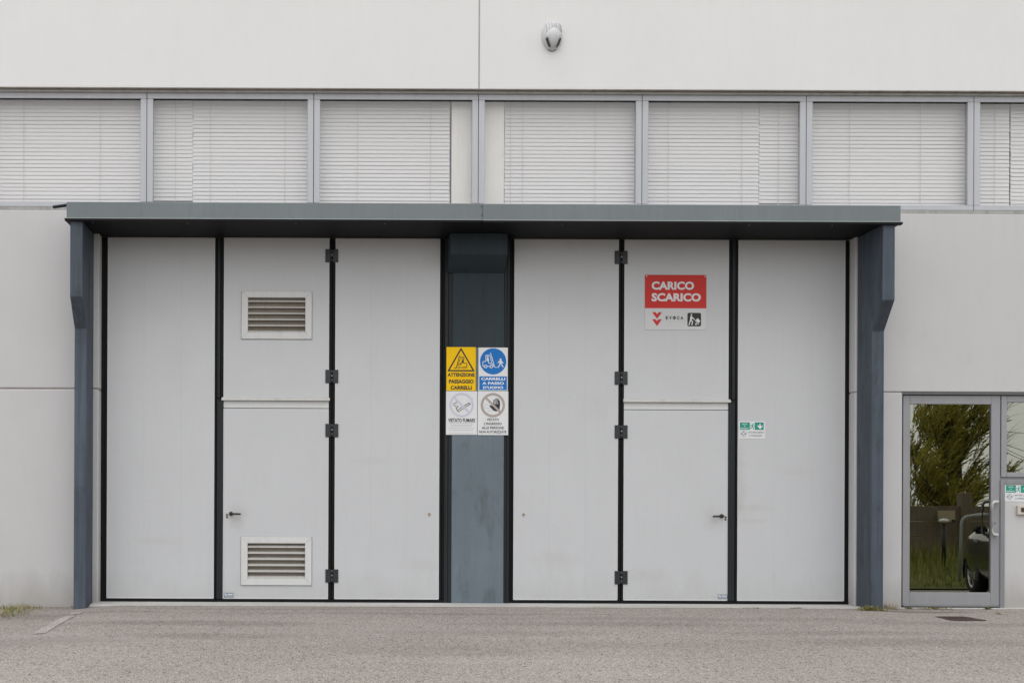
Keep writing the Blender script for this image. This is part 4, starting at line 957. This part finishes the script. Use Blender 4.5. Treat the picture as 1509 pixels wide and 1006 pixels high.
for k in range(-3, 8):
    x = wp.x + k * 2.5
    box('wall_post', x - 0.125, x + 0.125, 15.08, 15.32, -0.3, wp.z, CONC, BW, 0.01)
    for j in range(4):
        z0 = -0.28 + j * (wt.z + 0.28) / 4
        box('wall_plank', x + 0.127, x + 2.5 - 0.127, 15.16, 15.24, z0 + 0.004, z0 + (wt.z + 0.28) / 4 - 0.004, CONC, BW, 0.008)
a = mirror_point(1385, 768, 14.9); b = mirror_point(1409, 752, 14.9)
pl = tag(box('notice_board', a.x, b.x, 14.9, 14.96, a.z, b.z, plain('faded_tan_board', (0.42, 0.36, 0.24), .7), None, 0.004), 'faded tan notice board fixed to the plank wall, mirrored in glass', 'board')
for q in (0.03, b.x - a.x - 0.07): box('board_bracket', a.x + q, a.x + q + 0.04, 14.961 - 0.12, 14.899, a.z - 0.03, a.z + 0.05, IRON, pl)
a = mirror_point(1392.5, 767, 13.0)
LP = tag(empty('garden_lamp', (a.x, -13.0, verge_z(a.x, 13))), 'low post lamp with a white dome on the verge, mirrored in glass', 'lamp')
tube('lamp_post', [(a.x, -13, verge_z(a.x, 13) - 0.05), (a.x, -13, a.z - 0.06)], 0.045, BLACK, LP)
bm = bmesh.new(); bmesh.ops.create_uvsphere(bm, u_segments=16, v_segments=8, radius=0.1)
for v in bm.verts: v.co = Vector((a.x + v.co.x * 1.05, -13 + v.co.y * 1.05, a.z + v.co.z * 0.55))
finish('lamp_dome', bm, PRINT_W, LP, True)
hp = [mirror_point(1416.5, 800, 10.6), mirror_point(1418.5, 770, 10.6), mirror_point(1420.5, 764.5, 10.6), mirror_point(1426, 760.5, 10.6), mirror_point(1450, 757, 10.6), mirror_point(1480, 757, 10.6), mirror_point(1486, 764, 10.6), mirror_point(1488, 800, 10.6)]
hp[0].z = hp[-1].z = -0.42
tag(tube('metal_hoop', hp, 0.03, DRIP, None, 10), 'galvanised steel tube hoop standing behind the parked car', 'barrier')

# willow
BARK = painted('willow_bark', (0.055, 0.047, 0.034), 0.9, 0.2, 0.2, bmp=0.4, bscale=20)
def leafy(m):
    nt = m.node_tree; p = nt.nodes['Principled BSDF']; t = nt.nodes.new('ShaderNodeBsdfTranslucent'); a = nt.nodes.new('ShaderNodeMixShader'); a.inputs[0].default_value = 0.5
    nt.links.new(p.inputs['Base Color'].links[0].from_socket, t.inputs[0])
    out = [n for n in nt.nodes if n.type == 'OUTPUT_MATERIAL'][0]
    nt.links.new(p.outputs[0], a.inputs[1]); nt.links.new(t.outputs[0], a.inputs[2]); nt.links.new(a.outputs[0], out.inputs[0])
    return m
LEAVES = [painted('willow_leaf_olive', (0.44, 0.40, 0.07), 0.6, 0.25, 0.0, bmp=0), painted('willow_leaf_green', (0.32, 0.32, 0.055), 0.6, 0.25, 0.0, bmp=0), painted('willow_leaf_yellow', (0.55, 0.49, 0.10), 0.6, 0.25, 0.0, bmp=0)]
for m_ in LEAVES: leafy(m_)
TD = 33.0
base = mirror_point(1393, 790, TD); base.z = -0.75
top = mirror_point(1420, 618, TD)
T = tag(empty('willow_tree', base), 'wind-blown yellow green willow beyond the plank wall, mirrored in the door', 'tree')
bm = bmesh.new(); lv = bmesh.new()
trunk_pts = [base + (top - base) * t + Vector((0.12 * math.sin(t * 5), 0, 0)) for t in (0, .15, .3, .45, .6, .8, 1)]
add_tube(bm, trunk_pts, [0.40, 0.33, 0.29, 0.26, 0.22, 0.13, 0.04], 10)
XLIM = mirror_point(1462, 640, TD).x
def leafcard(c, dirv, L, mi):
    if c.x > XLIM: return
    a = dirv.normalized(); s_ = a.cross(Vector((rnd.uniform(-1, 1), rnd.uniform(-1, 1), rnd.uniform(-1, 1)))).normalized() * L * 0.10
    f_ = lv.faces.new([lv.verts.new(c + q) for q in (Vector(), a * L * 0.45 + s_, a * L, a * L * 0.45 - s_)]); f_.material_index = mi
wind = Vector((0.55, 0, 0.25))
for k in range(74):
    t = rnd.uniform(0.14, 0.98); p = base + (top - base) * t
    az = rnd.uniform(0, 2 * math.pi) if k % 3 else math.pi + rnd.uniform(-0.7, 0.7); el = rnd.uniform(0.25, 1.1) if k % 3 else rnd.uniform(0.2, 0.8)
    L = rnd.uniform(1.6, 2.9) * (1.2 if k % 3 == 0 else 1.0) * (1.0 if t < 0.7 else 0.72)
    d0 = Vector((math.cos(az) * math.cos(el), math.sin(az) * math.cos(el), math.sin(el)))
    pts = [p]; d_ = d0.copy()
    for q in range(6):
        d_ = (d_ + Vector((rnd.uniform(-.18, .18), rnd.uniform(-.18, .18), rnd.uniform(-.05, .16))) + wind * 0.03).normalized(); pts.append(pts[-1] + d_ * L / 6)
    add_tube(bm, pts, [0.045, 0.036, 0.028, 0.021, 0.015, 0.009, 0.004], 5)
    for m_ in range(26):
        i = rnd.choice((1, 2, 3, 4, 4, 5, 5)); u_ = rnd.random(); c = pts[i] * (1 - u_) + pts[i + 1] * u_
        tw = (d_ * 0.35 + Vector((rnd.uniform(-.55, .55), rnd.uniform(-.7, .7), rnd.uniform(0.5, 1.2))) + wind * 0.6).normalized(); TL = rnd.uniform(0.6, 1.35)
        tp = [c]; dd_ = tw.copy()
        for q in range(4):
            dd_ = (dd_ + wind * 0.18 + Vector((0, 0, -0.10 * q))).normalized(); tp.append(tp[-1] + dd_ * TL / 4)
        add_tube(bm, tp, [0.008, 0.006, 0.005, 0.004, 0.002], 3, False)
        for q in range(36):
            j = rnd.randint(0, 3); w_ = rnd.random(); c2 = tp[j] * (1 - w_) + tp[j + 1] * w_
            leafcard(c2, dd_ * 0.9 + Vector((rnd.uniform(-.3, .3), rnd.uniform(-.3, .3), rnd.uniform(-.2, .3))), rnd.uniform(0.09, 0.18), rnd.choices((0, 1, 2), (0.5, 0.35, 0.15))[0])
finish('trunk', bm, BARK, T); finish('crown', lv, LEAVES, T)
# low scrub behind the wall
for k, (px, w_, lab) in enumerate(((1352, 1.0, 'low olive shrub behind the left part of the plank wall, mirrored in glass'), (1388, 0.9, 'low olive shrub beside the willow trunk behind the wall, mirrored in glass'), (1440, 1.1, 'low olive shrub behind the wall right of its tall post, mirrored in glass'))):
    c = mirror_point(px, 740, 18 + k); c.z = -0.2
    S_ = tag(empty('scrub_bush', c), lab, 'shrub', 'scrub behind the plank wall')
    sb = bmesh.new(); lv = bmesh.new()
    for q in range(16):
        az = rnd.uniform(0, 6.28); el = rnd.uniform(0.5, 1.4); L = rnd.uniform(0.9, 1.45)
        e = c + Vector((math.cos(az) * math.cos(el) * w_, math.sin(az) * math.cos(el) * w_, math.sin(el))) * L
        add_tube(sb, [c, (c + e) / 2 + Vector((rnd.uniform(-.1, .1), rnd.uniform(-.1, .1), 0.05)), e], [0.03, 0.018, 0.005], 4)
        for m_ in range(70):
            u_ = rnd.uniform(0.3, 1.05); leafcard(c + (e - c) * u_ + Vector((rnd.gauss(0, .16), rnd.gauss(0, .16), rnd.gauss(0, .14))), Vector((rnd.uniform(-1, 1), rnd.uniform(-1, 1), rnd.uniform(-.3, 1))), rnd.uniform(0.07, 0.14), rnd.choices((0, 1), (0.5, 0.5))[0])
    finish('branches', sb, BARK, S_); finish('foliage', lv, LEAVES, S_)
# power line
def pole(pt, label):
    P_ = tag(empty('utility_pole', (pt.x, pt.y, -0.6)), label, 'pole', 'power line poles')
    tube('pole_shaft', [(pt.x, pt.y, -1), (pt.x, pt.y, pt.z + 0.5)], [0.15, 0.10], CONC, P_, 12)
    box('cross_arm', pt.x - 0.25, pt.x + 0.25, -pt.y - 0.05, -pt.y + 0.05, pt.z - 0.05, pt.z + 0.05, CONC, P_)
pa = mirror_point(1473, 640, 62); pb = mirror_point(1568, 672, 130)
pole(pa, 'nearer concrete pole of the power line far across the yard'); pole(pb, 'farther concrete pole of the power line far across the yard')
for k, (ya, yb, lab) in enumerate(((634.5, 635.5, 'level thin cable, topmost in the side window reflection'), (651, 677, 'upper of the sloping cables in the side window reflection'), (656.5, 693, 'second sloping cable from top in the side window reflection'), (661, 698, 'third sloping cable from top in the side window reflection'), (677, 726, 'lowest sloping cable in the side window reflection'))):
    p0, p1 = mirror_point(1473, ya, 62), mirror_point(1568, yb, 130)
    tag(tube('power_cable', [p0 + (p1 - p0) * t + Vector((0, 0, -0.25 * math.sin(math.pi * t))) for t in [i / 8 for i in range(9)]], 0.022 + 0.004 * (k % 2), BLACK, None, 5), lab, 'cable', 'power cables')

# parked car, its rear left quarter mirrored in the glass
PAINT = plain('dark_car_paint', (0.014, 0.016, 0.018), 0.22, 0.0, 0.6); MATS['dark_car_paint'].node_tree.nodes['Principled BSDF'].inputs['Coat Weight'].default_value = 1.0
CGLASS = plain('car_window_glass', (0.006, 0.007, 0.008), 0.05); RUB = plain('tyre_rubber', (0.016, 0.016, 0.016), 0.8); RIMM = plain('alloy_rim', (0.50, 0.51, 0.52), 0.3, 0.8); TRIM = plain('black_trim', (0.014, 0.014, 0.014), 0.6)
def car():
    wc = mirror_point(1443, 853, 6.9)
    g = lot_z(wc.x, 6.9); beta = R(14)
    hd = Vector((math.sin(beta), -math.cos(beta), 0)); lf = Vector((-hd.y, hd.x, 0)); S = 1.06
    O = Vector((wc.x, -6.9, g)) + lf * 0.80 * S - hd * 2.62 * S    # origin: between the rear wheels, on the ground
    A = tag(empty('parked_car', O), 'dark parked car with alloy wheels, mirrored at the right of the door glass', 'car')
    def W(f, l, u): return O + (hd * f + lf * l + Vector((0, 0, u))) * S
    def loft(name, sts, mat, sub=2):
        bm = bmesh.new(); rows = []
        for f, ring_ in sts: rows.append([bm.verts.new(W(f, l, u)) for l, u in ring_])
        n = len(rows[0])
        for a_, b_ in zip(rows, rows[1:]):
            for k in range(n): bm.faces.new((a_[k], a_[(k + 1) % n], b_[(k + 1) % n], b_[k]))
        bm.faces.new(rows[0][::-1]); bm.faces.new(rows[-1]); bmesh.ops.recalc_face_normals(bm, faces=bm.faces)
        bmesh.ops.subdivide_edges(bm, edges=bm.edges[:], cuts=1, use_grid_fill=True, smooth=1.0)
        return finish(name, bm, mat, A, True)
    def rg(w, zb, zs, zt, wt): 
        h = [(w * 0.85, zb), (w, zb + 0.14), (w * 1.0, zs - 0.12), (w * 0.985, zs), (wt, zt)]
        return h + [(-l, u) for l, u in h[::-1]]
    body = loft('body', [(-0.80, rg(0.62, 0.42, 0.80, 0.92, 0.50)), (-0.70, rg(0.80, 0.34, 0.86, 1.00, 0.66)), (-0.35, rg(0.89, 0.26, 0.92, 1.02, 0.74)), (0.4, rg(0.90, 0.22, 0.92, 1.00, 0.76)), (1.4, rg(0.90, 0.22, 0.90, 0.98, 0.76)), (2.2, rg(0.90, 0.24, 0.93, 1.06, 0.74)), (2.8, rg(0.89, 0.26, 0.92, 1.03, 0.68)), (3.08, rg(0.80, 0.30, 0.86, 0.95, 0.56)), (3.2, rg(0.60, 0.38, 0.72, 0.80, 0.42))], PAINT)
    def gr(w, zb, zt, wt): h = [(w, zb), (w * 0.97, (zb + zt) / 2), (wt, zt - 0.04), (wt * 0.8, zt)]; return h + [(-l, u) for l, u in h[::-1]]
    loft('cabin_glass', [(-0.62, gr(0.70, 0.94, 1.06, 0.60)), (-0.35, gr(0.76, 0.95, 1.36, 0.60)), (0.3, gr(0.78, 0.95, 1.45, 0.60)), (1.1, gr(0.78, 0.94, 1.45, 0.58)), (1.6, gr(0.76, 0.94, 1.30, 0.56)), (2.25, gr(0.70, 0.90, 0.98, 0.55))], CGLASS)
    loft('roof', [(-0.55, gr(0.56, 1.30, 1.40, 0.50)), (-0.2, gr(0.60, 1.40, 1.47, 0.54)), (0.5, gr(0.61, 1.43, 1.50, 0.55)), (1.1, gr(0.60, 1.42, 1.48, 0.53)), (1.35, gr(0.57, 1.36, 1.41, 0.50))], PAINT)
    def lbox(name, f0, f1, l0, l1, u0, u1, mat, parent=A, bev=0.01):
        bm = bmesh.new(); vs_ = add_box(bm, f0, f1, l0, l1, u0, u1); bmesh.ops.recalc_face_normals(bm, faces=bm.faces)
        if bev: bmesh.ops.bevel(bm, geom=bm.edges[:], offset=bev, segments=2, affect='EDGES')
        for v in bm.verts: v.co = W(*v.co)
        return finish(name, bm, mat, parent)
    for s_ in (1, -1):
        for f in (0.36, 1.36): lbox('door_handle', f - 0.10, f + 0.10, s_ * 0.885, s_ * 0.93, 0.86, 0.895, RIMM)
        lbox('side_repeater', 2.22, 2.44, s_ * 0.885, s_ * 0.925, 0.84, 0.885, RIMM)
        lbox('side_mirror', 1.95, 2.10, s_ * 0.84, s_ * 1.02, 0.98, 1.10, PAINT, A, 0.03)
        lbox('tail_light', -0.76, -0.45, s_ * 0.70, s_ * 0.86, 0.78, 0.92, plain('tail_lamp_red', (0.2, 0.01, 0.01), 0.2) if s_ == 1 else MATS['tail_lamp_red'], A, 0.03)
        lbox('headlight', 2.98, 3.24, s_ * 0.56, s_ * 0.80, 0.70, 0.84, CGLASS, A, 0.03)
        for f in (0.0, 2.62):
            wr = empty('wheel', W(f, s_ * 0.80, 0.34), A)
            bm = bmesh.new(); N = 28
            prof = [(0.235, -0.10), (0.30, -0.11), (0.335, -0.085), (0.342, 0.0), (0.335, 0.085), (0.30, 0.11), (0.235, 0.10)]
            rows = [[bm.verts.new(W(f + r_ * math.cos(2 * math.pi * k / N), s_ * (0.80 + y_), 0.34 + r_ * math.sin(2 * math.pi * k / N))) for r_, y_ in prof] for k in range(N)]
            for k in range(N):
                for j in range(len(prof) - 1): bm.faces.new((rows[k][j], rows[k][j + 1], rows[(k + 1) % N][j + 1], rows[(k + 1) % N][j]))
            bmesh.ops.recalc_face_normals(bm, faces=bm.faces); finish('tyre', bm, RUB, wr, True)
            bm = bmesh.new()
            for k in range(N):
                a0, a1 = 2 * math.pi * k / N, 2 * math.pi * (k + 1) / N
                q = [(0.236, 0.09, a0), (0.236, 0.09, a1), (0.205, 0.07, a1), (0.205, 0.07, a0)]
                bm.faces.new([bm.verts.new(W(f + r_ * math.cos(a), s_ * (0.80 + y_), 0.34 + r_ * math.sin(a))) for r_, y_, a in q])
            for k in range(7):
                a0 = 2 * math.pi * k / 7
                for wd in (-0.16, 0.16):
                    q = [(0.05, 0.085, a0 - 0.35), (0.05, 0.085, a0 + 0.35), (0.212, 0.075, a0 + wd + 0.09), (0.212, 0.075, a0 + wd - 0.09)]
                    bm.faces.new([bm.verts.new(W(f + r_ * math.cos(a), s_ * (0.80 + y_ + 0.004), 0.34 + r_ * math.sin(a))) for r_, y_, a in q])
            bm.faces.new([bm.verts.new(W(f + 0.06 * math.cos(2 * math.pi * k / 14), s_ * 0.892, 0.34 + 0.06 * math.sin(2 * math.pi * k / 14))) for k in range(14)])
            finish('rim', bm, RIMM, wr)
            bm = bmesh.new(); bm.faces.new([bm.verts.new(W(f + 0.23 * math.cos(2 * math.pi * k / 24), s_ * 0.82, 0.34 + 0.23 * math.sin(2 * math.pi * k / 24))) for k in range(24)]); finish('brake_shadow_disc', bm, TRIM, wr)
            bm = bmesh.new(); N2 = 20
            for k in range(N2):
                a0, a1 = math.pi * (-0.08 + 1.16 * k / N2), math.pi * (-0.08 + 1.16 * (k + 1) / N2)
                o_ = [(0.35, 0.895), (0.35, 0.925), (0.43, 0.91), (0.43, 0.88)]
                for j in range(3):
                    bm.faces.new([bm.verts.new(W(f + r_ * math.cos(a), s_ * l_, 0.34 + r_ * math.sin(a))) for (r_, l_), a in ((o_[j], a0), (o_[j], a1), (o_[j + 1], a1), (o_[j + 1], a0))])
            finish('wheel_arch', bm, TRIM, A)
car()
